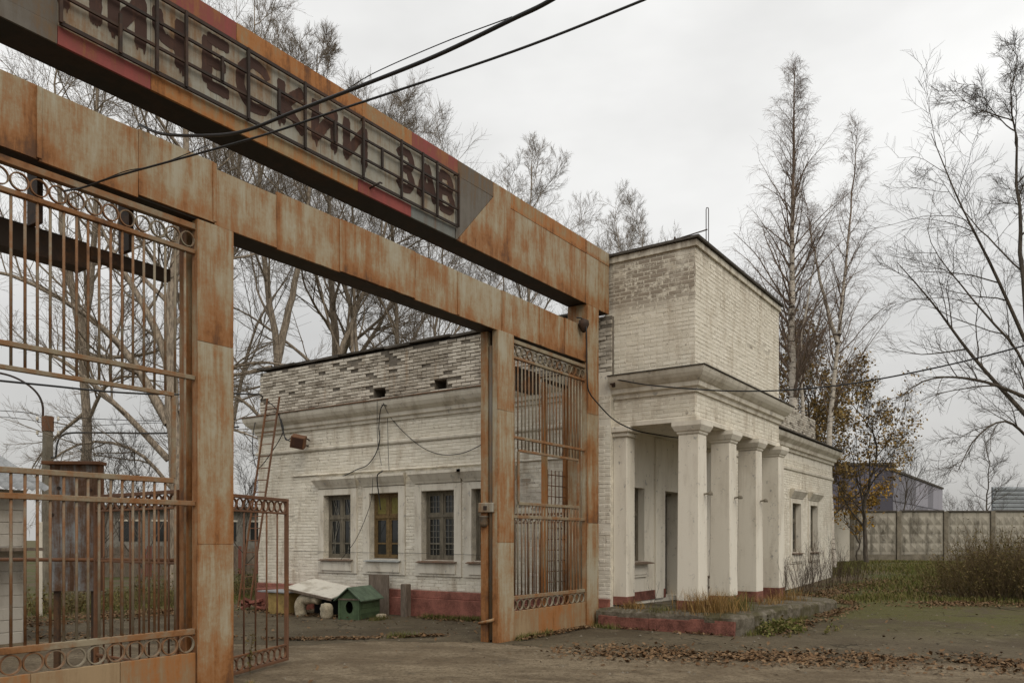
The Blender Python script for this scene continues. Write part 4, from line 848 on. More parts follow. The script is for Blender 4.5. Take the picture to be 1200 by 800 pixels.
# ------------------------------------------------------------------ cables
def catm(pts, n=8):
    P = [Vector(p) for p in pts]; P = [P[0] * 2 - P[1]] + P + [P[-1] * 2 - P[-2]]; out = []
    for i in range(1, len(P) - 2):
        for k in range(n):
            t = k / n; a, b, c, d = P[i - 1:i + 3]
            out.append(0.5 * ((2 * b) + (c - a) * t + (2 * a - 5 * b + 4 * c - d) * t * t + (3 * b - a - 3 * c + d) * t ** 3))
    return out + [P[-2]]
def cable(label, pts, r, group=None, k=6, mat='cable', smoothp=True):
    P = catm(pts) if smoothp else pts
    o = tube('cable', P, r, mat, None, k); return tag(o, label, 'cable', group)
def build_cables():
    g = 'overhead cables'
    A = [on_v(163, 146, 7.3), at(190, 157, 7.3), at(240, 159, 6.9), at(285, 154, 6.5), at(345, 131, 6.1), at(420, 102, 5.6), at(510, 66, 5.1), at(600, 23, 4.7), at(650, -2, 4.5), at(760, -70, 4.2), Vector((5.0, -3, 5.6)), Vector((6.2, -14, 7.0))]
    cable('thick black overhead cable crossing in front of the sign beam', A, 0.0135)
    cable('thin tie wire running just above the thick black cable', [at(400, 109, 5.75), at(440, 85, 5.5), at(520, 50, 5.1), at(600, 20, 4.7)], 0.0035)
    cable('thinner black overhead cable fastened to the ring rail of the left panel', [on_v(75, 224, 7.22), at(100, 219, 7.1), at(135, 207, 6.9), at(240, 178, 6.5), at(320, 155, 6.2), at(400, 128, 6.0), at(600, 61, 5.5), at(755, 0, 5.2), at(900, -60, 5.0), Vector((7.2, -4, 6.2)), Vector((9.0, -16, 7.5))], 0.0085)
    cable('thin wire twisted round the anchor of the lower overhead cable', [at(125, 209, 6.95), at(150, 200, 6.85), at(186, 193, 6.7), at(245, 170, 6.5)], 0.004)
    cable('long black cable from the tower pier sweeping away to the right', [at(719, 444, 15.1), at(760, 451, 14.6), at(817, 456, 14.0), at(860, 458, 13.7), at(920, 457, 13.3), at(1000, 449, 12.8), at(1100, 430, 12.2), at(1200, 405, 11.6), at(1330, 366, 10.8), at(1600, 270, 9.5)], 0.012)
    m = thing('lantern', 'small black lamp hanging at the top of the right gate post', 'lamp', tuple(on_v(684, 381, 7.13)))
    b = MB(); b.lathe([(0.01, 0.12), (0.09, 0.08), (0.10, 0.0), (0.05, -0.10), (0.02, -0.13)], 10); b.build('shade', 'rod', m, 0, True)
    cable('black cable hanging down the right gate post into the porch', [on_v(676, 372, 7.17), on_v(683, 374, 7.14), at(687, 384, 14.3), at(688, 440, 14.3), at(690, 458, 14.35), at(700, 472, 14.5), at(720, 492, 14.8), at(745, 504, 15.1), at(775, 510, 15.6), at(800, 513, 16.2), at(830, 512, 17)], 0.013)
    bk = thing('cable_bracket', 'rusty cable bracket on the corner below the brick pier', 'bracket', tuple(at(719, 446, 15.15)))
    b = MB(); b.box((-0.04, -0.05, -0.08), (0.04, 0.05, 0.10), None, 0.01); b.build('block', 'rod', bk); b = MB(); b.lathe([(0.03, -0.12), (0.045, -0.09), (0.03, -0.06)], 8); b.build('insulator', 'rod', bk)
    uw = U1 - 0.06; uc = U1 - 0.34
    def w(x, y, u=uw): return on_u(x, y, u)
    gg = 'wires on the wing wall'
    cable('black cable strung below the wing cornice', [w(447, 474, uc), w(470, 477), w(500, 480), w(530, 478), w(565, 473), w(600, 468)], 0.011)
    cable('slack wire looping from the cornice across the white wing wall', [w(449, 472, uc), w(458, 489), w(475, 508), w(495, 524), w(515, 532), w(535, 532), w(552, 527), w(580, 512)], 0.009)
    cable('thick cable dropping from the cornice towards the second window', [w(450, 473, uc), w(446, 480, uc), w(444, 500), w(445, 515), w(440, 532), w(430, 545), w(418, 550), w(398, 560)], 0.012)
    cable('thin straight wire hanging beside the drooping cable', [w(442, 470, uc), w(442, 500), w(443, 520), w(447, 545)], 0.006)
    cable('thin wire hanging straight from the cornice above the second window', [w(454, 482), w(455, 530), w(456, 551)], 0.006)
    cable('loose wire slanting past the first window to its sill', [w(437, 560, uc), w(434, 590, 13.4), w(418, 630, 13.4), w(400, 655, 13.42)], 0.007)
    cable('wisps of torn wire over the top of the second window', [w(448, 552, uc), w(442, 558, uc), w(444, 580, 13.35), w(446, 597, 13.36)], 0.014)
    cable('faint wire stretched along the wing wall below the windows', [w(345, 645), w(420, 647), w(500, 648), w(562, 650)], 0.004)
    cable('tangled cable beside the ladder top', [w(303, 480), w(298, 500, 13.3), w(296, 525, 13.3), w(302, 548, 13.3), w(318, 530, 13.3), w(332, 505, 13.3), w(328, 490, 13.3), w(334, 512, 13.3), w(350, 522, 13.3)], 0.011)
    cable('cable looping from the ladder to the floodlight', [w(314, 470, 13.3), w(324, 480, 13.3), w(331, 500, 13.3), w(335, 515, 13.3), w(343, 512, 13.3)], 0.012)
build_cables()

# ------------------------------------------------------------------ yard things
def build_yard():
    # floodlight box on the wing wall
    p = on_u(350, 517, 13.25); t = thing('floodlight', 'rusty square floodlight on the wing wall near the ladder', 'floodlight', tuple(p)); t.rotation_euler = (math.radians(12), math.radians(-20), math.radians(35))
    box('housing', (-0.16, -0.17, -0.15), (0.10, 0.17, 0.15), 'brownbar', t, 0.012); box('glass', (-0.168, -0.14, -0.12), (-0.160, 0.14, 0.12), 'letter', t)
    m = MB(); m.bar((0.10, -0.17, 0.08), (0.36, -0.20, -0.02), 0.03); m.bar((0.10, -0.17, -0.10), (0.36, -0.20, -0.16), 0.03); m.build('bracket', 'rod', t)
    # ladder leaning at the wing corner
    la = thing('ladder', 'thin rusty metal ladder leaning against the left end of the wing', 'ladder')
    b0 = Vector((12.75, 16.85, -0.12)); b1 = Vector((12.75, 17.30, -0.12)); t0 = Vector((13.28, 16.35, 5.2)); t1 = Vector((13.28, 16.82, 5.2))
    for a, b in ((b0, t0), (b1, t1)):
        m = MB(); m.bar(a, b, 0.045, 0.03); m.build('rail', 'brownbar', la)
    for i in range(17):
        f = (i + 0.6) / 17.5; m = MB(); m.tube([b0.lerp(t0, f), b1.lerp(t1, f)], 0.012, 6); m.build('rung', 'brownbar', la)
    # green dog house
    d = thing('dog_house', 'small green wooden dog house with gable roof and round doorway', 'dog house', (12.10, 12.62, -0.11), None, math.radians(16)); d.scale = (0.9, 0.88, 0.88)
    L, Wd, h = 0.95, 0.29, 0.50     # local: front faces -x
    for z in range(4):
        for s in (-1, 1): box('plank', (0, s * Wd - 0.012, 0.02 + z * h / 4), (L, s * Wd + 0.012, 0.02 + (z + 1) * h / 4 - 0.006), 'green', d)
    # front gable with a round hole
    n = 20; cz = 0.30; r = 0.125; inner = [(0.82 * r * math.cos(2 * math.pi * k / n), cz + 1.2 * r * math.sin(2 * math.pi * k / n)) for k in range(n)]
    outl = []
    for k in range(n):
        a = 2 * math.pi * k / n; c, s = math.cos(a), math.sin(a); cand = []
        if abs(c) > 1e-6: cand.append(Wd / abs(c))
        if s < -1e-6: cand.append((cz - 0.0) / -s)
        if s > 1e-6:
            for sg in (-1, 1):   # roof line z = h + (Wd-|y|)*0.8
                den = s + 0.8 * sg * c
                if den > 1e-6: cand.append((h + 0.8 * Wd - cz) / den)
        q = min(cand); outl.append((q * c, cz + q * s))
    m = MB(); vs = [(-0.012, y, z) for y, z in inner] + [(-0.012, y, z) for y, z in outl] + [(0.012, y, z) for y, z in inner] + [(0.012, y, z) for y, z in outl]; fs = []
    for k in range(n):
        j = (k + 1) % n; fs += [(k, j, n + j, n + k), (2 * n + k, 3 * n + k, 3 * n + j, 2 * n + j), (k, 2 * n + k, 2 * n + j, j), (n + k, n + j, 3 * n + j, 3 * n + k)]
    m.add(vs, fs); m.build('front_board', 'green', d, fixn=True)
    m = MB(); m.prism([(-Wd, 0), (Wd, 0), (Wd, h), (0, h + 0.8 * Wd), (-Wd, h)], 0, L - 0.012, L + 0.012); m.build('rear_board', 'green', d, fixn=True)
    for s in (-1, 1):
        m = MB(); m.prism([(0, h + 0.8 * Wd + 0.03), (s * (Wd + 0.09), h - 0.05), (s * (Wd + 0.09), h - 0.02), (0, h + 0.8 * Wd + 0.06)], 0, -0.10, L + 0.08); m.build('roof_board', 'roofgreen', d, fixn=True)
    box('lintel', (-0.035, -Wd, h - 0.02), (-0.013, Wd, h + 0.015), 'wood', d); box('corner_strip', (-0.035, Wd - 0.04, 0), (-0.013, Wd, h - 0.022), 'green', d); box('corner_strip', (-0.035, -Wd, 0), (-0.013, -Wd + 0.04, h - 0.022), 'green', d)
    box('floor', (0.01, -Wd + 0.015, 0.0), (L, Wd - 0.015, 0.02), 'wood', d)
    # white board lying aslant on pale foam blocks
    w = thing('white_board', 'flaking white board lying aslant on pale blocks beside the dog house', 'board', (12.45, 13.85, 0.50), None, math.radians(10)); w.rotation_euler = (math.radians(9), math.radians(-9), math.radians(8))
    box('board', (-0.50, -0.66, -0.02), (0.50, 0.66, 0.015), 'white', w, 0.006); box('edge', (-0.52, -0.66, -0.05), (-0.50, 0.66, 0.0), 'wood', w)
    def blob(name, label, loc, sx, sy, sz, mat, arch=False, group=None):
        bm = bmesh.new(); bmesh.ops.create_icosphere(bm, subdivisions=3, radius=1); sd = random.random() * 50
        for v in bm.verts:
            c = v.co.copy(); q = max(abs(c.x), abs(c.y), abs(c.z)); c = c.lerp(c / q, 0.6); c *= 1 + 0.12 * mnoise.noise(c * 2 + Vector((sd, 0, 0))); v.co = Vector((c.x * sx, c.y * sy, c.z * sz))
        me = bpy.data.meshes.new(name); bm.to_mesh(me); bm.free(); me.polygons.foreach_set('use_smooth', [True] * len(me.polygons)); o = link(name, me, mat, None, loc); return tag(o, label, 'block', group)
    # arch shaped pale block under the board
    m = MB(); pts = [(12.10, 14.15, -0.12), (12.08, 14.16, 0.10), (12.10, 14.08, 0.25), (12.12, 13.85, 0.29), (12.15, 13.62, 0.27)]; m.tube(catm(pts, 4), [0.13] * 4 + [0.14] * 4 + [0.13] * 4 + [0.11] * 5, 10)
    tag(m.build('foam_arch', 'foam', None, 0, True), 'pale lumpy arch-shaped block holding up the white board', 'block')
    blob('foam_block', 'rounded pale block standing close to the dog house front', (12.0, 13.22, 0.05), 0.11, 0.12, 0.18, 'foam')
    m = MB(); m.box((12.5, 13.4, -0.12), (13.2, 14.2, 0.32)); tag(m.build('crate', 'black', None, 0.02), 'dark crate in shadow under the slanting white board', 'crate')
    yb = thing('yellow_box', 'dull yellow box with grey lid left of the slanting white board', 'box', (12.35, 14.95, -0.12)); box('body', (-0.28, -0.32, 0), (0.28, 0.32, 0.50), 'yellow', yb, 0.008); box('lid', (-0.34, -0.38, 0.502), (0.34, 0.62, 0.535), 'slate', yb, 0.004)
    o = box('grey_plank', (13.40, 12.72, -0.12), (13.43, 13.35, 0.80), 'wood', None, 0.004); o.rotation_euler = (0, 0, 0); tag(o, 'grey weathered board leaning on the wall behind the dog house', 'board')
    o = box('wood_stump', (13.22, 12.02, -0.14), (13.4, 12.20, 0.62), 'wood', None, 0.02); tag(o, 'grey wooden stump standing just behind the dog house roof', 'stump')
    rb = thing('brick_heap', 'broken heap of red painted bricks at the left foot of the wing wall', 'brick heap', (12.6, 16.0, -0.12)); rr = random.Random(5)
    for k in range(26):
        l = max(0.0, rr.gauss(0, 0.35)); x = rr.uniform(-0.35, 0.4); y = rr.uniform(-0.7, 0.7); h = max(0, 0.55 - abs(y) * 0.5 - abs(x) * 0.5) * rr.random()
        m = shared('loosebrick', lambda: (lambda q: (q.box((-0.12, -0.06, -0.035), (0.12, 0.06, 0.035)), q.mesh('brick', 0.008))[1])(MB())); o = link('brick', m, 'brick_red', rb, (x, y, 0.04 + h)); o.rotation_euler = (rr.uniform(-.5, .5), rr.uniform(-.5, .5), rr.uniform(0, 3))
    m = MB(); m.box((12.75, 15.3, -0.2), (13.45, 16.6, 0.40), None, 0.04); tag(m.build('red_step', 'brick_red', None, 0.02), 'crumbling red painted masonry step against the wing wall', 'step')
    for k, (x, y) in enumerate(((447, 724),)):
        q = gpt(x, y, -0.1); blob('rubble_stone', 'small pale stone lying right of the dog house', (q.x, q.y, -0.06), 0.10, 0.09, 0.06, 'foam')
    # chair in the porch by the door
    c = thing('chair', 'small wooden chair standing by the porch door', 'chair', (16.45, 6.72, 0.345), None, math.radians(200))
    box('seat', (-0.2, -0.2, 0.42), (0.2, 0.2, 0.45), 'wood', c, 0.005); box('backrest', (0.17, -0.19, 0.60), (0.20, 0.19, 0.85), 'yellow', c, 0.005)
    for x in (-0.17, 0.17):
        for y in (-0.17, 0.17): box('leg', (x - 0.018, y - 0.018, 0.0), (x + 0.018, y + 0.018, 0.86 if x > 0 else 0.42), 'wood', c)
    s = thing('stool', 'low wooden stool in the porch behind the second column', 'stool', (16.9, 6.45, 0.345))
    box('seat', (-0.2, -0.15, 0.42), (0.2, 0.15, 0.46), 'wood', s); box('shelf', (-0.18, -0.13, 0.2), (0.18, 0.13, 0.23), 'wood', s)
    for x in (-0.17, 0.17):
        for y in (-0.12, 0.12): box('leg', (x - 0.02, y - 0.02, 0), (x + 0.02, y + 0.02, 0.42), 'wood', s)
    pl = box('notice_plate', (16.9, V1 - 0.03, 2.75), (17.35, V1 - 0.005, 3.15), 'trim', None, 0.004); tag(pl, 'blank pale plate on the porch wall above the door', 'sign')
build_yard()

# ------------------------------------------------------------------ left background: hut, pole, yard wall
def build_left_bg():
    h = thing('brick_hut', 'pale brick hut with corrugated grey roof behind the left barred panel', 'hut')
    x1, y0 = 6.32, 14.24; z0 = gz(x1, y0)
    fh = Frame((0, y0), (1, 0), (0, -1)); wl = wall_core('wall', fh, 1.5, x1, -0.4, 2.42, -3.0, -0.012, [], 'hut', h); wl2 = brick_field('brickwork', fh, brick_list(1.5, x1, -0.12, 2.38, (), lambda a, z: random.random() > 0.01, 0.40, 0.2, 0.012), 'hut', wl, 0.0, 0.004)
    # corrugated roof sheets
    for k in range(4):
        a = 1.2 + k * 1.34; m = MB(); nn = 28; vs = []
        for j in range(2):
            for i in range(nn + 1):
                x = a + 1.36 * i / nn; z = (2.42 if j == 0 else 3.25) + 0.03 * math.cos(i * math.pi / 2) + 0.012 * (k % 2); vs.append((x, y0 - 0.35 if j == 0 else y0 + 2.0, z))
        for j in range(2):
            for i in range(nn + 1): q = vs[j * (nn + 1) + i]; vs.append((q[0], q[1], q[2] - 0.008))
        n1 = nn + 1; fs = [(i, i + 1, n1 + i + 1, n1 + i) for i in range(nn)] + [(2 * n1 + i, 3 * n1 + i, 3 * n1 + i + 1, 2 * n1 + i + 1) for i in range(nn)] + [(i, 2 * n1 + i, 2 * n1 + i + 1, i + 1) for i in range(nn)]
        m.add(vs, fs); m.build('roof_sheet', 'slate', h, 0, True)
    m = MB(); m.box((1.2, y0 + 1.9, 3.22), (5.4, y0 + 2.2, 3.32)); m.build('ridge', 'wood', h)
    box('shelf', (3.0, y0 - 0.5, 1.42), (6.4, y0 - 0.02, 1.47), 'wood', h)
    # utility pole
    P = at(56, 632, 26); p = thing('utility_pole', 'square concrete utility pole with insulators and curved lamp arm', 'utility pole', (P.x, P.y, gz(P.x, P.y)))
    ztop = at(56, 483, 26).z
    m = MB(); m.add([(-.15, -.15, -.5), (.15, -.15, -.5), (.15, .15, -.5), (-.15, .15, -.5), (-.11, -.11, ztop), (.11, -.11, ztop), (.11, .11, ztop), (-.11, .11, ztop)], [(0, 3, 2, 1), (4, 5, 6, 7), (0, 1, 5, 4), (1, 2, 6, 5), (2, 3, 7, 6), (3, 0, 4, 7)]); m.build('shaft', 'concrete', p)
    box('clamp', (-.135, -.135, ztop - 0.5), (.135, .135, ztop - 0.02), 'brownbar', p, 0.01)
    rgt = Vector((S_, -C_, 0))
    arm = [Vector((0, 0, ztop - 0.3)) - rgt * 0.17, Vector((0, 0, ztop + 0.4)) - rgt * 0.18, Vector((0, 0, ztop + 0.9)) - rgt * 0.5, Vector((0, 0, ztop + 1.3)) - rgt * 1.2, Vector((0, 0, ztop + 1.5)) - rgt * 2.2]
    tube('lamp_arm', catm(arm, 6), 0.035, 'rod', p)
    for sx in (-1, 1):
        for dz in (0.1, 0.55):
            q = rgt * (0.34 * sx) + Vector((0, 0, ztop - dz)); m = MB(); m.tube([rgt * (0.12 * sx) + Vector((0, 0, ztop - dz - 0.1)), rgt * (0.32 * sx) + Vector((0, 0, ztop - dz - 0.1)), q], 0.012, 5); m.build('hook', 'rod', p); m = MB(); m.lathe([(0.02, -0.05), (0.05, -0.03), (0.035, 0.02), (0.045, 0.05), (0.02, 0.08)], 8, tuple(q)); m.build('insulator', 'trim', p, 0, True)
    B0 = Vector((P.x, P.y, 0))
    labs = [('power line running right from the upper insulator of the utility pole', 490, 491, 1), ('power line running right from the lower insulator of the utility pole', 500, 497, 1), ('power line running left from the upper insulator of the utility pole', 480, 487, -1), ('power line running left from the lower insulator of the utility pole', 486, 492, -1)]
    cable(labs[0][0], [at(66, 488, 26), at(120, 491, 27), at(200, 493, 28), at(330, 490, 31)], 0.012, None, 5); cable(labs[1][0], [at(66, 500, 26), at(120, 498, 27), at(200, 495, 28), at(330, 496, 31)], 0.010, None, 5)
    cable(labs[2][0], [at(46, 486, 26), at(0, 481, 26), at(-200, 472, 27)], 0.012, None, 5); cable(labs[3][0], [at(46, 494, 26), at(0, 488, 26), at(-200, 474, 27)], 0.010, None, 5)
    cable('black conduit bending away from the utility pole shaft', [at(60, 536, 25.8), at(65, 535, 25.8), at(67, 520, 25.8), at(72, 511, 25.8), at(85, 507, 25.8), at(130, 507, 26.2), at(200, 507, 27), at(280, 500, 28.5)], 0.030)
    cable('long sagging black cable high behind the left barred panel', [at(-60, 440, 12), at(0, 446, 13), at(60, 452, 14), at(130, 459, 15), at(200, 462, 16), at(300, 462, 19), U_c], 0.018)
    # low boom pipe
    o = tube('barrier_pipe', [at(-60, 655, 9.6), at(205, 656, 9.4)], 0.022, 'brownbar', None, 8); tag(o, 'horizontal brown barrier pipe behind the left bars at chest height', 'barrier')
    # white slim marker post
    q = gpt(46, 720, -0.1); o = box('marker_post', (q.x - 0.05, q.y - 0.05, -0.2), (q.x + 0.05, q.y + 0.05, 2.0), 'trim', None, 0.006); tag(o, 'slim white post standing between the hut and metal panel', 'post')
    # far yard buildings seen through the bars
    fb = thing('yard_shed', 'long low grey yard shed with dark windows far behind the bars', 'shed'); c = at(60, 632, 55); d = at(330, 632, 60); dv = (d - c); dv.z = 0; Lg = dv.length; dv.normalize(); nv = (dv.y, -dv.x)
    fs_ = Frame((c.x, c.y), (dv.x, dv.y), nv)
    wb = [(2 + i * 2.2, 3.2 + i * 2.2, 1.5, 2.9) for i in range(7)]
    wall_core('wall', fs_, 0, Lg, -0.3, 3.7, -5, 0, [], 'shedwall', fb)
    for (a, b, s, t) in wb:
        w = box('window', (a, 0.0, s), (b, 0.04, t), 'glass', fb, 0, fs_); box('frame', (a - 0.1, 0.0, t), (b + 0.1, 0.07, t + 0.12), 'trim', w, 0, fs_)
    box('roof', (-0.4, -5.3, 3.7), (Lg + 0.4, 0.5, 4.0), 'roofing', fb, 0, fs_)
    ff_ = thing('board_fence', 'low reddish brown board fence behind the grass bank', 'fence'); c = at(60, 632, 36); d = at(345, 632, 40); dv = d - c; dv.z = 0; Lg = dv.length; dv.normalize(); fz = Frame((c.x, c.y), (dv.x, dv.y), (dv.y, -dv.x)); a = 0
    while a < Lg:
        w = random.uniform(0.16, 0.24); h = random.uniform(1.15, 1.35); box('board', (a, 0, -0.3), (a + w - 0.015, 0.025, h), 'brick_red' if random.random() < 0.25 else 'wood', ff_, 0, fz); a += w
U_c = on_u(306, 470, 13.3)
build_left_bg()

# ------------------------------------------------------------------ right background: concrete fence, warehouse, siding
def build_right_bg():
    f = thing('concrete_fence', 'weathered grey concrete panel fence with rows of pyramid relief', 'fence')
    A = at(972, 632, 44); dv = Vector((S_, -C_, 0)); zb = 0.46; fr = Frame((A.x, A.y), (dv.x, dv.y), (-C_, -S_))
    pan = 2.575; off = (1053 - 972) / F * 44 - pan
    box('plain_slab', (-0.2, -0.10, -0.2), (off - 0.06, 0.06, 3.25), 'plaster', f, 0.01, fr)
    for k in range(9):
        a = off + k * pan; zt = 3.12 + random.uniform(-0.02, 0.03)
        p = box('panel', (a + 0.13, -0.06, 0.80), (a + pan - 0.13, 0.0, zt), 'fence', f, 0.006, fr)
        box('foot_beam', (a + 0.13, -0.10, 0.3), (a + pan - 0.13, 0.0, 0.795), 'concrete', p, 0.01, fr)
        box('coping', (a + 0.10, -0.12, zt + 0.002), (a + pan - 0.10, 0.07, zt + 0.09), 'roofing', p, 0.01, fr)
        box('post', (a - 0.125, -0.12, 0.0), (a + 0.125, 0.09, 3.16), 'concrete', f, 0.012, fr)
        nc, nr = 5, 4; cw = (pan - 0.36) / nc; ch = 0.50
        for i in range(nc):
            for j in range(nr):
                x0 = a + 0.18 + i * cw; z0 = 0.90 + j * ch; m = MB(); g = 0.025
                vs = [fr(x0 + g, 0.002, z0 + g), fr(x0 + cw - g, 0.002, z0 + g), fr(x0 + cw - g, 0.002, z0 + ch - g), fr(x0 + g, 0.002, z0 + ch - g), fr(x0 + cw / 2, 0.065, z0 + ch / 2)]
                m.add(vs, [(0, 1, 4), (1, 2, 4), (2, 3, 4), (3, 0, 4)]); m.build('pyramid', 'fence', p, fixn=True)
    w = thing('warehouse', 'blue-grey panel clad warehouse rising behind the concrete fence', 'warehouse')
    a = at(940, 632, 62); b = at(1046, 632, 62); c = at(1104, 632, 88)
    def wall(p, q, z1, z2, mat, nx, nz):
        d = (q - p); d.z = 0; L = d.length; d.normalize(); fr2 = Frame((p.x, p.y), (d.x, d.y), (d.y, -d.x))
        for i in range(nx):
            for j in range(nz):
                t0, t1 = i / nx, (i + 1) / nx; h0 = (z1 + (z2 - z1) * t0); h1 = (z1 + (z2 - z1) * t1); m = MB(); g = 0.03
                z00, z01, z10, z11 = h0 * j / nz, h0 * (j + 1) / nz, h1 * j / nz, h1 * (j + 1) / nz
                vs = [fr2(L * t0 + g, o, z) for o in (0, 0.05) for z in (z00 + g, z01 - g)] + [fr2(L * t1 - g, o, z) for o in (0, 0.05) for z in (z10 + g, z11 - g)]
                m.add(vs, [(2, 3, 7, 6), (0, 4, 5, 1), (0, 1, 3, 2), (4, 6, 7, 5), (1, 5, 7, 3), (0, 2, 6, 4)]); m.build('panel', mat, w, fixn=True)
        m = MB(); vs = [fr2(0, o, 0) for o in (-0.3, -0.01)] + [fr2(L, o, 0) for o in (-0.3, -0.01)] + [fr2(0, o, z1 - 0.02) for o in (-0.3, -0.01)] + [fr2(L, o, z2 - 0.02) for o in (-0.3, -0.01)]
        m.add(vs, [(0, 2, 3, 1), (4, 5, 7, 6), (0, 1, 5, 4), (2, 6, 7, 3), (1, 3, 7, 5), (0, 4, 6, 2)]); m.build('wall', 'whouse', w, fixn=True)
        m = MB(); vs = [fr2(x, o, z + dz) for x, z in ((-0.2, z1), (L + 0.2, z2)) for o in (-0.5, 0.15) for dz in (0, 0.18)]; m.add(vs, [(0, 1, 3, 2), (4, 6, 7, 5), (0, 4, 5, 1), (2, 3, 7, 6), (1, 5, 7, 3), (0, 2, 6, 4)]); m.build('eave', 'roofing', w, fixn=True)
    z1 = at(1040, 545, 62).z
    wall(a, b, z1, z1, 'whouse', 5, 3); wall(b, c, at(1046, 552, 62).z, at(1104, 573, 88).z, 'whouse2', 8, 3)
    s = thing('siding_wall', 'ribbed grey metal siding standing up behind the far right of the fence', 'siding'); A = at(1163, 632, 56); B_ = at(1300, 632, 56); d = B_ - A; d.z = 0; L = d.length; d.normalize(); fr3 = Frame((A.x, A.y), (d.x, d.y), (d.y, -d.x)); zt = at(1163, 570, 56).z; n = 15
    for k in range(n):
        z0 = 1.0 + (zt - 1.0) * k / n; z1 = 1.0 + (zt - 1.0) * (k + 1) / n; m = MB(); m.prism([(0, z0), (0.10, z0 + 0.03), (0.10, z0 + (z1 - z0) * 0.6), (0, z1 - 0.01), (-0.1, z1 - 0.01), (-0.1, z0)], 0, 0, L, fr3); m.build('slat', 'zinc', s, fixn=True)
    for a_ in (0.1, 4, 8): box('post', (a_, -0.3, -0.3), (a_ + 0.15, -0.12, zt), 'steel', s, 0, fr3)
build_right_bg()

# ------------------------------------------------------------------ trees
def unit(a): return a / (np.linalg.norm(a, axis=-1, keepdims=True) + 1e-9)
class Tree:
    def __init__(s, seed): s.r = np.random.default_rng(seed)
    def grow(s, P, D, L, R, segs, wobble, grav, tip=0.35, gcurve=0.0):
        N = len(P); pts = np.zeros((N, segs + 1, 3)); pts[:, 0] = P; d = unit(D.copy()); st = (L / segs)[:, None]
        for i in range(segs):
            d = unit(d + s.r.normal(0, wobble, (N, 3)) + np.array([0, 0, grav + gcurve * i / segs])); pts[:, i + 1] = pts[:, i] + d * st
        t = np.linspace(0, 1, segs + 1)[None, :]; return pts, R[:, None] * (1 - (1 - tip) * t)
    def spawn(s, pts, rad, L, m, tlo, thi, ang, ratio, rr, taperlen=0.6, up=0.0, minr=0.003):
        N, K, _ = pts.shape; t = tlo + (thi - tlo) * (np.arange(m)[None, :] + s.r.random((N, m))) / m; x = t * (K - 1); i = np.clip(x.astype(int), 0, K - 2); f = (x - i)[..., None]
        n = np.arange(N)[:, None]; p = pts[n, i] * (1 - f) + pts[n, i + 1] * f; tan = unit(pts[n, i + 1] - pts[n, i]); rd = rad[n, i] * (1 - f[..., 0]) + rad[n, i + 1] * f[..., 0]
        rnd = s.r.normal(0, 1, (N, m, 3)); perp = rnd - tan * (rnd * tan).sum(-1, keepdims=True); perp = unit(perp + np.array([0, 0, up])); a = np.radians(s.r.uniform(ang[0], ang[1], (N, m)))[..., None]
        d = np.cos(a) * tan + np.sin(a) * perp; ln = L[:, None] * ratio * (1 - taperlen * (t - tlo) / max(1e-6, thi - tlo)) * s.r.uniform(0.65, 1.25, (N, m)); r = np.maximum(rd * rr * s.r.uniform(0.7, 1.0, (N, m)), minr)
        return p.reshape(-1, 3), d.reshape(-1, 3), ln.ravel(), r.ravel()
def tubes(sets):
    """sets of (pts(N,K,3), rad(N,K), sides) -> one mesh"""
    V = []; Q = []; b = 0
    for pts, rad, k in sets:
        N, K, _ = pts.shape; tan = np.gradient(pts, axis=1); tan = unit(tan); ref = np.where(np.abs(tan[..., 2:3]) < 0.9, np.array([0, 0, 1.0]), np.array([1.0, 0, 0])); a = unit(np.cross(tan, ref)); c = np.cross(tan, a)
        ph = np.arange(k) * 2 * np.pi / k; rg = pts[:, :, None, :] + rad[:, :, None, None] * (a[:, :, None, :] * np.cos(ph)[None, None, :, None] + c[:, :, None, :] * np.sin(ph)[None, None, :, None])
        V.append(rg.reshape(-1, 3)); i = np.arange(N * K * k).reshape(N, K, k) + b; j = np.roll(i, -1, axis=2)
        Q.append(np.stack([i[:, :-1], j[:, :-1], j[:, 1:], i[:, 1:]], -1).reshape(-1, 4)); b += N * K * k
    return np.concatenate(V), np.concatenate(Q)
def leaves(P, size, rng, droop=0.0):
    n = len(P); a = unit(rng.normal(0, 1, (n, 3))); b = unit(np.cross(a, rng.normal(0, 1, (n, 3)))); s = size * rng.uniform(0.45, 1.4, (n, 1)); c = P + a * s * 0.6
    V = np.stack([c - a * s * 0.6, c + b * s * 0.38, c + a * s * 0.6, c - b * s * 0.38], 1); q = np.arange(n * 4).reshape(n, 4); return V.reshape(-1, 3), q
def poly_pts(pts, K):
    return polysample([tuple(p) for p in pts], K)[None]
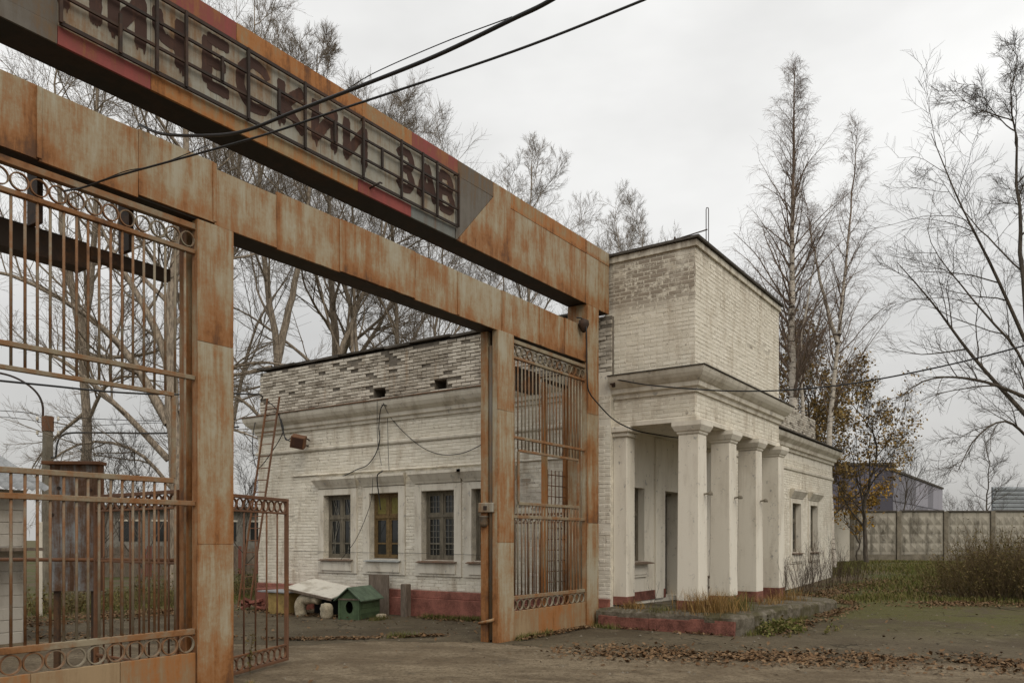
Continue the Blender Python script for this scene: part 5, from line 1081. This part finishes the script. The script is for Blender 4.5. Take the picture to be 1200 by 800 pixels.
def bare_tree(seed, H, r0, trunk=None, fork=0.45, limbs=14, m2=9, m3=8, m4=5, spread=(25, 55), lr=0.42, extra=(), low=0.25, grav2=0.0, thin=1.0, stems=1, gr=0.02):
    T = Tree(seed); sets_t = []; 
    trunks = trunk or [[(0, 0, -0.3), (T.r.normal(0, .2), T.r.normal(0, .2), H * 0.35), (T.r.normal(0, .5), T.r.normal(0, .5), H * 0.7), (T.r.normal(0, .8), T.r.normal(0, .8), H)]]
    A = np.concatenate([poly_pts(catm([Vector(p) for p in t], 5), 24) for t in trunks]); tt = np.linspace(0, 1, 24)[None]; Rr = np.array([[r0 * (1.0 if i == 0 else 0.72)] for i in range(len(trunks))]) * (1 - 0.93 * tt ** 0.9)
    A[:, 1:-1] += T.r.normal(0, 0.035, A[:, 1:-1].shape)
    sets_t.append((A, Rr, 9)); L0 = np.linalg.norm(np.diff(A, axis=1), axis=-1).sum(1)
    p, d, l, r = T.spawn(A, Rr, L0, limbs, low, 0.97, spread, lr, 0.62, 0.62, 0.25, 0.02)
    B, Br = T.grow(p, d, l, r, 12, 0.085, gr + 0.015, 0.15)
    if len(extra):
        E = np.concatenate([poly_pts(catm([Vector(q) for q in e[0]], 5), 13) for e in extra]); Er = np.array([[e[1]] for e in extra]) * (1 - 0.85 * np.linspace(0, 1, 13)[None]); B = np.concatenate([B, E]); Br = np.concatenate([Br, Er]); l = np.r_[l, np.linalg.norm(np.diff(E, axis=1), axis=-1).sum(1)]
    sets_t.append((B, Br, 6)); sets_c = []
    p, d, l2, r2 = T.spawn(B, Br, l, m2, 0.18, 0.98, (25, 60), 0.42, 0.55, 0.35, 0.15, 0.010 * thin); C2, Cr = T.grow(p, d, l2, r2, 7, 0.10, 0.03 + grav2, 0.3); sets_c.append((C2, Cr, 4))
    p, d, l3, r3 = T.spawn(C2, Cr, l2, m3, 0.2, 1.0, (25, 60), 0.46, 0.6, 0.4, 0.15, 0.0060 * thin); C3, C3r = T.grow(p, d, np.maximum(l3, 0.3), r3, 4, 0.10, 0.05 + grav2, 0.5); sets_c.append((C3, C3r, 3))
    p, d, l4, r4 = T.spawn(C3, C3r, np.maximum(l3, 0.25), m4, 0.25, 1.0, (20, 55), 0.6, 0.7, 0.3, 0.15, 0.0040 * thin); C4, C4r = T.grow(p, d, np.maximum(l4, 0.2), r4, 2, 0.10, 0.06 + grav2, 0.7); sets_c.append((C4, C4r, 3))
    return tubes(sets_t), tubes(sets_c), C4
def birch_tree(seed, H, r0, trunks, n1=(90, 30), m2=9, m3=8, lr=0.215):
    T = Tree(seed); sets_t = []; Bs = []; Brs = []; ls = []
    for i, t in enumerate(trunks):
        A = poly_pts(catm([Vector(p) for p in t], 5), 26); tt = np.linspace(0, 1, 26)[None]; Rr = np.array([[r0 * (1 if i == 0 else 0.62)]]) * (1 - 0.95 * tt ** 0.85); A[:, 1:-1] += T.r.normal(0, 0.02, A[:, 1:-1].shape); sets_t.append((A, Rr, 9))
        L0 = np.linalg.norm(np.diff(A, axis=1), axis=-1).sum(1); p, d, l, r = T.spawn(A, Rr, L0, n1[i], 0.34 if i == 0 else 0.5, 0.99, (30, 55), lr, 0.40, 0.88, 0.1, 0.009)
        B, Br = T.grow(p, d, np.maximum(l, 0.5), r, 10, 0.07, 0.10, 0.2, -0.20); Bs.append(B); Brs.append(Br); ls.append(np.maximum(l, 0.5))
    B = np.concatenate(Bs); Br = np.concatenate(Brs); l = np.concatenate(ls)
    p, d, l2, r2 = T.spawn(B, Br, l, m2, 0.15, 1.0, (25, 60), 0.36, 0.5, 0.3, 0.1, 0.0055); C2, C2r = T.grow(p, d, np.maximum(l2, 0.35), r2, 6, 0.09, 0.06, 0.4, -0.30)
    p, d, l3, r3 = T.spawn(C2, C2r, np.maximum(l2, 0.4), m3, 0.15, 1.0, (20, 60), 0.7, 0.6, 0.2, 0.0, 0.0034); C3, C3r = T.grow(p, d, np.clip(l3, 0.22, 0.9), r3, 4, 0.08, -0.06, 0.6, -0.22)
    return tubes(sets_t), tubes([(B, Br, 4), (C2, C2r, 3), (C3, C3r, 3)]), C3
def add_tree(name, label, loc, data, mt, mc, group=None, rz=0.0, leafdata=None, lm=None):
    t = thing(name, label, 'tree', (loc[0], loc[1], gz(loc[0], loc[1])), group, rz)
    link('trunk', fast_mesh('trunk', *data[0], shade=True), mt, t); link('crown', fast_mesh('crown', *data[1], shade=True), mc, t)
    if leafdata is not None: link('foliage', fast_mesh('foliage', *leafdata), lm, t)
    return t
def copy_tree(src, loc, label, rz, sc=1.0):
    c = src.copy(); COL.objects.link(c); c.location = (loc[0], loc[1], gz(loc[0], loc[1])); c.rotation_euler = (0, 0, rz); c.scale = (sc, sc, sc); c['label'] = label
    for ch in src.children: k = ch.copy(); COL.objects.link(k); k.parent = c
    return c
RGT = Vector((S_, -C_, 0)); FWD = Vector((C_, S_, 0))
def lv(rx, fy, z): q = RGT * rx + FWD * fy; return (q.x, q.y, z)
def build_trees():
    g = 'bare trees behind the wing'
    # big tree behind the left post with long drooping limbs to the left
    ex = [([lv(-.2, 0, 5.6), lv(-1.6, .2, 7.9), lv(-3.2, .2, 9.4), lv(-5.5, 0, 10.6), lv(-8, .3, 11.0)], 0.17), ([lv(-.2, 0, 4.4), lv(-1.8, -.4, 6.2), lv(-3.8, -.6, 7.8), lv(-6.4, -.8, 8.4)], 0.13), ([lv(-.1, .1, 7.2), lv(-.9, .2, 9.2), lv(-2.2, .4, 11.4), lv(-3.4, .2, 14)], 0.16),
          ([lv(.1, 0, 3.2), lv(-1, -.5, 4.6), lv(-2.5, -.8, 4.9), lv(-3.8, -1, 4.1), lv(-4.6, -1, 2.9)], 0.08), ([lv(.2, 0, 6), lv(1.4, .3, 7.4), lv(3, .6, 7.8), lv(4.6, .5, 7.3)], 0.11), ([lv(.2, 0, 4.6), lv(1.4, -.3, 5.4), lv(2.6, -.2, 5.2), lv(3.6, -.4, 4.6)], 0.08)]
    d = bare_tree(21, 21, 0.34, [[(0, 0, -.3), lv(.1, 0, 4), lv(-.2, 0, 9), lv(.3, .2, 15), lv(-.2, 0, 20.5)]], limbs=16, m2=11, m3=9, m4=6, extra=ex, low=0.42, spread=(40, 75), lr=0.36)
    t1 = add_tree('bare_tree', 'big bare tree with long limbs arching left behind the left gate post', (15.7, 24.7), d, 'bark', 'twig', g)
    d = bare_tree(5, 24.5, 0.24, [[(0, 0, -.3), lv(0, 0, 6), lv(.1, 0, 9.4), lv(-.5, 0, 14), lv(-.9, .2, 24)], [lv(.1, 0, 9.0), lv(.6, .1, 11.5), lv(1.2, .2, 14.5), lv(1.8, 0, 22)]], limbs=14, m2=11, m3=9, m4=6, low=0.44, spread=(35, 70), lr=0.34, extra=[([lv(0, 0, 6.6), lv(1.6, .2, 5.6), lv(3, .1, 4.6), lv(3.6, 0, 3.8)], 0.08), ([lv(-.1, 0, 8.8), lv(-2, .2, 8.5), lv(-4, 0, 8.6), lv(-6, 0, 9.4)], 0.10), ([lv(-.1, 0, 6.2), lv(-1.6, .2, 7.6), lv(-3.4, 0, 7.6), lv(-4.8, 0, 6.6)], 0.09)])
    t2 = add_tree('bare_tree', 'pale forked bare tree rising behind the left end of the wing', (21.55, 26.83), d, 'bark', 'twig', g)
    d = bare_tree(8, 21, 0.25, [[lv(-.7, 0, -.3), lv(-.6, 0, 6), lv(-.1, 0, 10), lv(1.6, .3, 14.5), lv(2.6, .2, 20)], [lv(.5, .3, -.3), lv(.6, .3, 6), lv(.6, .3, 11), lv(.4, .3, 15), lv(.7, .3, 21.5)]], limbs=13, m2=11, m3=9, m4=6, low=0.48, spread=(35, 70), lr=0.36, extra=[([lv(-.5, 0, 8.8), lv(-2.3, .2, 10.4), lv(-4.6, .3, 12), lv(-6.4, 0, 12.4)], 0.10), ([lv(.5, 0, 10), lv(.2, .2, 13), lv(-1.8, .3, 15.2), lv(-3.5, .1, 15.8)], 0.09), ([lv(.6, .8, -.3), lv(2.0, 1, 4), lv(3.4, 1.2, 7.8), lv(4.8, 1.2, 11), lv(7.2, 1.2, 13.6)], 0.16)])
    t3 = add_tree('bare_tree', 'twin-stemmed bare tree with dark crossing limb behind the wing parapet', (25.2, 26.8), d, 'bark', 'twig', g)
    d = bare_tree(13, 21, 0.22, [[lv(-.6, 0, -.3), lv(-.5, 0, 6), lv(-1.0, 0, 11), lv(-1.4, 0, 21)], [lv(.3, 0, -.3), lv(.4, .2, 6), lv(.9, .2, 12), lv(1.6, .2, 19.5)]], limbs=15, m2=11, m3=9, m4=6, low=0.36, spread=(30, 60), lr=0.34)
    t4 = add_tree('bare_tree', 'bare tree showing above the middle of the lower gate beam', (29.0, 25.6), d, 'bark', 'twig', g)
    copy_tree(t4, (35.4, 24.2), 'bare tree whose crown rises above the right half of the sign beam', 2.1, 1.0)
    copy_tree(t4, (40.0, 19.8), 'bare tree crown peeking out just left of the brick tower', 4.0, 0.92)
    copy_tree(t3, (23.0, 33.0), 'bare tree whose crown fills the sky above the left of the sign beam', 1.3, 1.25)
    copy_tree(t1, (29.5, 32.0), 'farther bare tree between the crowns above the sign lettering', 3.7, 1.18)
    copy_tree(t2, (17.0, 33.0), 'farther bare tree above the far left of the lower gate beam', 2.7, 1.05)
    # birches right of the tower
    gb = 'birches beyond the building'
    d = birch_tree(31, 20, 0.27, [[lv(0, 0, -.3), lv(-.1, 0, 7), lv(-.15, 0, 12), lv(0, 0, 20.3)], [lv(.45, .2, -.3), lv(.38, .2, 6), lv(.25, .1, 9), lv(.9, 0, 13.5)]], n1=(95, 20))
    b1 = add_tree('birch_tree', 'tall birch with black-marked white bark directly behind the tower', (32.9, 9.0), d, 'birch', 'birch_t', gb)
    d = birch_tree(37, 18, 0.17, [[lv(0, 0, -.3), lv(-.2, 0, 5), lv(.35, 0, 11), lv(1.1, 0, 19)], [lv(.2, 0, 9.5), lv(-.5, 0, 12), lv(-1.2, .1, 16)]], n1=(56, 18), m2=8, m3=7, lr=0.20)
    add_tree('birch_tree', 'slim leaning birch with hanging twigs right of the taller birch', (35.7, 8.2), d, 'birch', 'birch_t', gb)
    # leafy autumn trees
    for k, (rx, fy, H, seed, lab, nl) in enumerate(((962, 39, 10.2, 41, 'rusty brown leaved tree between the birches and the warehouse', 0.8), (1016, 38, 8.0, 43, 'ochre leaved small tree right of the slim birch', 0.8), (928, 36, 9.6, 49, 'brown leaved tree showing just past the right end of the roof', 0.8), (938, 41, 10.8, 47, 'dense brown leaved tree right behind the tall birch trunk', 0.8))):
        c = at(rx, 632, fy); d = bare_tree(seed, H, 0.12, limbs=18, m2=8, m3=6, m4=3, low=0.18, lr=0.46, spread=(30, 60)); T = d[2]; rng = np.random.default_rng(seed)
        P = T[:, 1:].reshape(-1, 3); P = np.repeat(P, 2, axis=0) + rng.normal(0, 0.12, (len(P) * 2, 3)); P = P[np.array([mnoise.noise(Vector(q) * 0.9) for q in P]) > -0.22]; low = rng.random(len(P)) < np.clip(1.4 - P[:, 2] / H, 0.4, 1) * nl; P = P[low]
        add_tree('autumn_tree', lab, (c.x, c.y), d, 'bark_d', 'twig_d', 'leafy trees beside the birches', 0, leaves(P, 0.115, rng), 'leaf_y')
    c = at(1003, 632, 42.5); d = bare_tree(51, 3.6, 0.05, limbs=14, m2=5, m3=4, m4=3, low=0.15, lr=0.45); rng = np.random.default_rng(9); P = d[2][:, 1:].reshape(-1, 3); P = P[rng.random(len(P)) < 0.8]
    add_tree('yellow_sapling', 'low sapling with bright yellow leaves showing over the fence', (c.x, c.y), d, 'bark_d', 'twig_d', None, 0, leaves(P, 0.12, rng), 'leaf_yy')
    # big dark tree at the right edge
    ex = [([lv(-.1, 0, 5), lv(-1.6, .4, 7.0), lv(-2.8, .4, 8.6), lv(-4.0, .2, 9.8)], 0.07), ([lv(-.1, 0, 7), lv(-1.4, -.3, 9.4), lv(-2.4, -.3, 11.4), lv(-3.2, -.2, 13.5)], 0.06), ([lv(0, 0, 5.6), lv(-1.6, 0, 6.2), lv(-3.0, .2, 6.3), lv(-4.2, 0, 5.6)], 0.06), ([lv(.1, 0, 4.2), lv(-1.2, -.6, 4.9), lv(-2.2, -.8, 4.4), lv(-2.8, -.9, 3.4)], 0.05)]
    d = bare_tree(61, 15.5, 0.16, [[(0, 0, -.3), lv(.1, 0, 4), lv(-.3, 0, 9), lv(-.7, 0, 15.5)]], limbs=17, m2=10, m3=9, m4=6, extra=ex, low=0.30, spread=(35, 65), lr=0.36, grav2=-0.05, thin=0.9)
    c = at(1212, 632, 24); add_tree('bare_tree', 'dark bare tree reaching in from the right edge of the view', (c.x, c.y), d, 'bark_d', 'twig_d')
    d = bare_tree(67, 6.4, 0.07, limbs=14, m2=7, m3=5, m4=3, low=0.2, lr=0.5, spread=(25, 50)); c = at(1058, 632, 47); sm = add_tree('small_bare_tree', 'small spreading bare tree between the warehouse and the birches', (c.x, c.y), d, 'bark_d', 'twig_d', 'small trees past the fence')
    d = bare_tree(71, 8.5, 0.075, limbs=26, m2=6, m3=4, m4=2, low=0.2, lr=0.26, spread=(55, 75)); c = at(1158, 632, 50); s2 = add_tree('small_bare_tree', 'slender bare tree with level twigs near the ribbed siding', (c.x, c.y), d, 'bark_d', 'twig_d', 'small trees past the fence')
    for k, (x, dd, lab) in enumerate(((1112, 150, 'distant hazy bare tree left of the slender tree'), (1145, 165, 'farthest small bare tree just left of the slender tree'))):
        c = at(x, 632, dd); copy_tree(sm, (c.x, c.y), lab, k * 2.0, 1.35)
    # scrub of bare saplings on the left bank
    for k, (x, dd, lab) in enumerate(((120, 24, 'thin bare sapling right of the metal panel on the grass bank'), (165, 26, 'bare sapling on the grass bank in the middle of the left bars'), (290, 29, 'bare sapling seen through the open low gate leaf'))):
        c = at(x, 632, dd); copy_tree(sm, (c.x, c.y), lab, 1.1 + k * 2.3, 0.72)
build_trees()

# ------------------------------------------------------------------ plants, leaf litter
def blades(n, pos, h, w, lean, rng, curve=0.35):
    """n upright tapering blades (2 quads each) at pos (n,3)"""
    a = rng.uniform(0, 2 * np.pi, n); dr = np.stack([np.cos(a), np.sin(a), np.zeros(n)], -1); sd = np.stack([-np.sin(a), np.cos(a), np.zeros(n)], -1); hh = (h * rng.uniform(0.45, 1.15, n))[:, None]; ln = (lean * rng.uniform(0.1, 1.2, n))[:, None]
    up = np.array([0, 0, 1.0]); b = pos; m = b + up * hh * 0.55 + dr * hh * ln * curve; t = b + up * hh * (1 - 0.25 * ln) + dr * hh * ln; ww = w * rng.uniform(0.6, 1.2, (n, 1))
    V = np.stack([b - sd * ww, b + sd * ww, m + sd * ww * 0.75, m - sd * ww * 0.75, t + sd * ww * 0.15, t - sd * ww * 0.15], 1); k = np.arange(n)[:, None] * 6
    q = np.concatenate([k + np.array([[0, 1, 2, 3]]), k + np.array([[3, 2, 4, 5]])]); return V.reshape(-1, 3), q
def gzv(P): return np.vectorize(gz)(P[:, 0], P[:, 1])
def build_plants():
    rng = np.random.default_rng(77)
    def px(x, y): q = gpt(x, y, 0.0); return np.array([q.x, q.y])
    # leaf litter: strips (polyline, half width, count) in plan
    strips = [([(9.95, 5.6), (10.45, 4.3), (10.9, 3.1), (11.5, 1.6), (12.0, 0.3), (13.2, -2.6)], 0.75, 8000), ([(13.55, 4.15), (16, 4.1), (18.5, 4.15), (20.5, 4.3), (22.5, 5.0)], 0.28, 2200), ([(20.5, 5.3), (23, 5.8), (26, 5.6), (30, 5.2)], 0.8, 5200), ([(21.2, 3.0), (22.6, 2.2), (22.8, 1.2), (23.0, -0.4), (24.5, -3)], 0.8, 5200), ([(24.0, 3.8), (27, 3.4), (32, 3.2)], 1.3, 4200),
              ([(10.45, 7.15), (12.7, 7.15)], 0.12, 900), ([(10.35, 8.6), (9.6, 9.9), (8.9, 11.3)], 0.18, 1000), ([(8.5, 11.9), (7.2, 14.5), (6.2, 16.6)], 0.5, 1500), ([(7.0, 17.6), (9.5, 17.4), (11.8, 17.3)], 1.0, 5200), ([(12.6, 12.9), (12.3, 13.7), (12.2, 14.6), (12.4, 16.0)], 0.45, 900), ([(12.9, 7.0), (12.85, 5.5), (12.8, 4.6)], 0.12, 260), ([(13.2, 11.6), (13.1, 9.4)], 0.3, 300), ([(7, 20), (10, 21), (13, 20)], 1.5, 2500)]
    Ps = []
    for pl, hw, n in strips:
        P = polysample(pl, 400)[rng.integers(0, 400, n)] + rng.normal(0, hw * 0.55, (n, 2)); Ps.append(P)
    for (x0, x1, y0, y1, n) in ((10.2, 14, -2, 6, 220), (14, 24, -2, 4.2, 260), (9.6, 13.4, 7.4, 16, 350), (5, 10, 1.5, 8, 60)): Ps.append(np.stack([rng.uniform(x0, x1, n), rng.uniform(y0, y1, n)], -1))
    P = np.concatenate(Ps); P = P[np.array([mnoise.noise(Vector((x * 1.1, y * 1.1, 4))) + 0.5 * mnoise.noise(Vector((x * 4, y * 4, 7))) for x, y in P]) + rng.normal(0, 0.15, len(P)) > -0.26]; n = len(P)
    ok = ~((P[:, 0] > 12.97) & (P[:, 0] < 20.6) & (P[:, 1] > 4.35) & (P[:, 1] < 7.2)); ok &= ~((P[:, 0] > 13.5) & (P[:, 1] > 7.1) & (P[:, 1] < 17.7) & (P[:, 0] < 31)); P = P[ok]; n = len(P)
    z = gzv(P) + 0.028 + np.abs(rng.normal(0, 0.010, n)); c = np.stack([P[:, 0], P[:, 1], z], -1)
    a = rng.uniform(0, 2 * np.pi, n); tl = rng.normal(0, 0.35, (n, 2)); s = 0.027 * rng.uniform(0.45, 1.7, (n, 1)); e1 = np.stack([np.cos(a), np.sin(a), tl[:, 0]], -1); e2 = np.stack([-np.sin(a), np.cos(a), tl[:, 1]], -1)
    V = np.stack([c - e1 * s, c + e2 * s * 0.6 + [0, 0, 0.006], c + e1 * s, c - e2 * s * 0.6 + [0, 0, 0.006]], 1); q = np.arange(n * 4).reshape(n, 4)
    tag(link('leaf_litter', fast_mesh('leaf_litter', V, q), 'litter'), 'fallen brown leaves in drifts along the road and yard edges', 'leaves', None, 'stuff')
    # grass: strips and patches
    def strip(pl, hw, n): return polysample(pl, 400)[rng.integers(0, 400, n)] + rng.normal(0, hw * 0.5, (n, 2))
    G = [strip([(13.35, 11.6), (13.35, 9.4), (13.3, 7.8)], 0.22, 2600), strip([(31.5, 7.5), (36, 8.5), (44, 9), (45, 5)], 1.6, 9000), strip([(26, 4.3), (31, 4.0), (38, 3.5)], 1.6, 7000), strip([(34, 6.0), (42, 4.0), (47, 0)], 2.0, 9000), strip([(9, 19.5), (13, 19.8), (17, 20)], 1.5, 9000), strip([(10, 22), (14, 23), (18, 24)], 2.5, 7000),
         strip([(13.0, 4.35), (14.5, 4.25), (16.5, 4.3)], 0.10, 700), strip([(10.4, 7.14), (11.4, 7.12)], 0.06, 260), strip([(4.0, 7.1), (4.9, 7.1), (5.4, 7.05)], 0.08, 420), strip([(4.0, 7.12), (2.4, 7.1)], 0.08, 300), strip([(12.6, 12.1), (12.2, 12.0)], 0.15, 160), strip([(10.1, 9.0), (9.9, 9.4)], 0.14, 220), strip([(22, 4.6), (25, 3.6)], 0.8, 1800), strip([(23.4, 1.6), (23.4, 3.0), (24, 0)], 0.6, 1500), strip([(16, 22), (24, 28), (34, 30)], 3, 5000), strip([(12.75, 6.6), (12.85, 7.05)], 0.10, 160)]
    P = np.concatenate(G); ok = ~((P[:, 0] > 13.0) & (P[:, 0] < 20.6) & (P[:, 1] > 4.42) & (P[:, 1] < 7.2)); ok &= ~((P[:, 0] > 13.52) & (P[:, 1] > 7.1) & (P[:, 1] < 17.7) & (P[:, 0] < 31.1)); P = P[ok]
    pos = np.stack([P[:, 0], P[:, 1], gzv(P) - 0.01], -1); far = P[:, 0] > 20
    V, q = blades(len(P), pos, np.where(far, 0.15, 0.14), np.where(far, 0.010, 0.006)[:, None], 0.7, rng)
    tag(link('grass', fast_mesh('grass', V, q), 'grass'), 'patches of short green grass along walls and verges', 'grass', None, 'stuff')
    # porch-edge grass tufts, dry
    def tuft(name, label, x, y, z, n, r, h, mat, group, lean=0.9, w=0.004):
        z -= 0.13 * smooth((x - 14.5) / 5.5)
        pos = np.stack([rng.normal(0, r, n), rng.normal(0, r, n), np.zeros(n) - 0.02], -1); V, q = blades(n, pos, h, w, lean, rng, 0.4); o = link(name, fast_mesh(name, V, q), mat, None, (x, y, z)); return tag(o, label, 'grass tuft', group)
    gd = 'grass tufts on the porch platform'
    for (x, y, zz, n, r, h, mat, lab) in ((13.35, 5.25, 0.34, 380, 0.22, 0.46, 'drygrass', 'orange dry grass tuft left of the front column foot'), (13.6, 5.0, 0.34, 380, 0.2, 0.42, 'drygrass', 'bushy orange dry grass tuft right at the front column foot'), (14.2, 4.95, 0.34, 260, 0.14, 0.36, 'grass', 'green grass tuft right of the front column foot'), (14.9, 5.1, 0.34, 160, 0.12, 0.22, 'grass', 'low green tuft at the second column foot'), (16.3, 5.0, 0.34, 200, 0.2, 0.24, 'drygrass', 'low dry tuft at the third column foot'), (17.9, 5.05, 0.34, 200, 0.16, 0.36, 'drygrass', 'dry tuft between the last two columns'), (13.3, 6.55, 0.34, 260, 0.12, 0.2, 'drygrass', 'low dry tuft on the porch platform below the window'), (13.15, 5.9, 0.34, 160, 0.10, 0.14, 'grass', 'low green tuft on the near rim of the porch platform')):
        tuft('grass_tuft', lab, x, y, zz, n, r, h, mat, gd)
    # weeds
    def weed_bush(name, label, x, y, n, r, h, mat, group=None, lean=0.45, leaf=None, nl=0, ls=0.03, cat='bush', branch=5, wd=0.005):
        t = thing(name, label, cat, (x, y, gz(x, y)), group); T = Tree(int(rng.integers(1e6)))
        P0 = np.stack([rng.normal(0, r * 0.5, n), rng.normal(0, r * 0.5, n), np.zeros(n) - 0.05], -1) * (0.05 if n < 10 else 1); D = unit(np.stack([P0[:, 0] / r * lean + rng.normal(0, lean * 0.35, n), P0[:, 1] / r * lean + rng.normal(0, lean * 0.35, n), np.ones(n)], -1)); L = h * rng.uniform(0.55, 1.1, n) * (1 - 0.35 * np.clip(np.hypot(P0[:, 0], P0[:, 1]) / r, 0, 1)); A, Ar = T.grow(P0, D, L, np.full(n, wd), 6, 0.07, 0.02, 0.4)
        p, d, l, rr = T.spawn(A, Ar, L, branch, 0.25, 0.97, (20, 50), 0.30, 0.6, 0.4, 0.2, wd * 0.4); B, Br = T.grow(p, d, l, rr, 4, 0.1, 0.05, 0.5); link('stems', fast_mesh('stems', *tubes([(A, Ar, 3), (B, Br, 3)])), mat, t)['kind'] = 'stuff'
        if leaf: Q = np.concatenate([A[:, 2:].reshape(-1, 3), B[:, 1:].reshape(-1, 3)]); Q = Q[rng.integers(0, len(Q), nl)] + rng.normal(0, 0.025, (nl, 3)); link('foliage', fast_mesh('foliage', *leaves(Q, ls, rng)), leaf, t)
        return t
    gb = 'dry weed bushes by the right verge'; done = []
    for (x, y, n, r, h, lab) in ((24.6, 2.2, 170, 0.8, 1.5, 'brown weed bush at the left end of the tall right thicket'), (24.4, 1.5, 240, 0.9, 2.0, 'tall brown weed bush in the middle of the right thicket'), (25.0, 0.7, 240, 1.0, 2.2, 'tallest brown weed bush at the right edge of the thicket'), (26.6, 1.9, 200, 1.1, 1.8, 'brown weed bush at the back of the right thicket'), (24.6, -0.2, 240, 1.2, 2.1, 'brown weed bush running out of view on the right'), (27.5, 0.6, 200, 1.4, 2.0, 'rear brown weed bush beside the right edge')):
        bk = len(done)
        if bk < 3: done.append(weed_bush('weed_bush', lab, x, y, int(n * 0.62), r, h * 0.95, 'stem', gb, 0.48, 'herb', 1500, 0.045, branch=10, wd=0.008))
        else: done.append(copy_tree(done[bk - 3 if bk > 3 else 1], (x, y), lab, 2.0 + bk, 1.08))
    for (x, y, n, r, h, lab) in ((24.2, 6.35, 46, 0.55, 1.75, 'tall dark dry weeds in front of the right wing windows'), (22.6, 6.5, 40, 0.5, 1.3, 'dark dry weeds beside the last porch column'), (26.4, 6.3, 40, 0.6, 1.9, 'dark dry weeds below the right end of the wing'), (28.3, 6.0, 40, 0.6, 1.3, 'low dark dry weeds past the right wing windows')):
        weed_bush('dry_weeds', lab, x, y, n, r, h, 'stem_d', 'dry weeds along the right wing', 0.3, None, 0, 0.03, 'weeds', 9, 0.006)
    weed_bush('leafy_weeds', 'low green leafy weeds at the corner of the porch platform', 13.9, 4.22, 60, 0.7, 0.32, 'grass', None, 0.7, 'grass', 1400, 0.05, 'weeds')
    q = gpt(293, 792, 0); weed_bush('leafy_weeds', 'single tall weed in front of the open low gate leaf', q.x, q.y, 3, 0.05, 0.55, 'stem', None, 0.2, 'herb', 50, 0.03, 'weeds')
    weed_bush('leafy_weeds', 'thin dry weed standing on the porch under the window', 14.6, 6.75, 3, 0.06, 0.8, 'stem_d', None, 0.2, None, 0, 0.03, 'weeds')
    weed_bush('leafy_weeds', 'dry reddish weed between the last two columns', 18.2, 5.2, 5, 0.1, 1.3, 'stem_d', None, 0.2, None, 0, 0.03, 'weeds')
    for (x, y, lab) in ((9.5, 19.2, 'scrubby weeds on the grass bank left of the leaf pile'), (12.0, 19.6, 'scrubby weeds on the grass bank near the ladder'), (15.5, 20.5, 'scrubby weeds on the grass bank behind the wing corner')):
        weed_bush('weed_bush', lab, x, y, 120, 0.9, 1.0, 'stem', 'scrub on the grass bank', 0.5, 'herb', 900, 0.05)
    # loose stones on the ground
    st = []; n = 1100; P = np.stack([rng.uniform(6, 20, n), rng.uniform(-3, 13, n)], -1); ok = ~((P[:, 0] > 12.9) & (P[:, 1] > 4.2)); P = P[ok]; m = MB()
    for (x, y) in P:
        s = 0.006 + 0.022 * rng.random() ** 3; k = 5; z = gz(x, y) + 0.022; ring_ = [(x + s * math.cos(a) * rng.uniform(.7, 1.2), y + s * math.sin(a) * rng.uniform(.7, 1.2), z) for a in np.linspace(0, 2 * math.pi, k, endpoint=False)]; m.add(ring_ + [(x, y, z + s * 0.8)], [(i, (i + 1) % k, k) for i in range(k)])
    tag(m.build('gravel', 'concrete'), 'small loose stones scattered over road and pavement', 'stones', None, 'stuff')
build_plants()
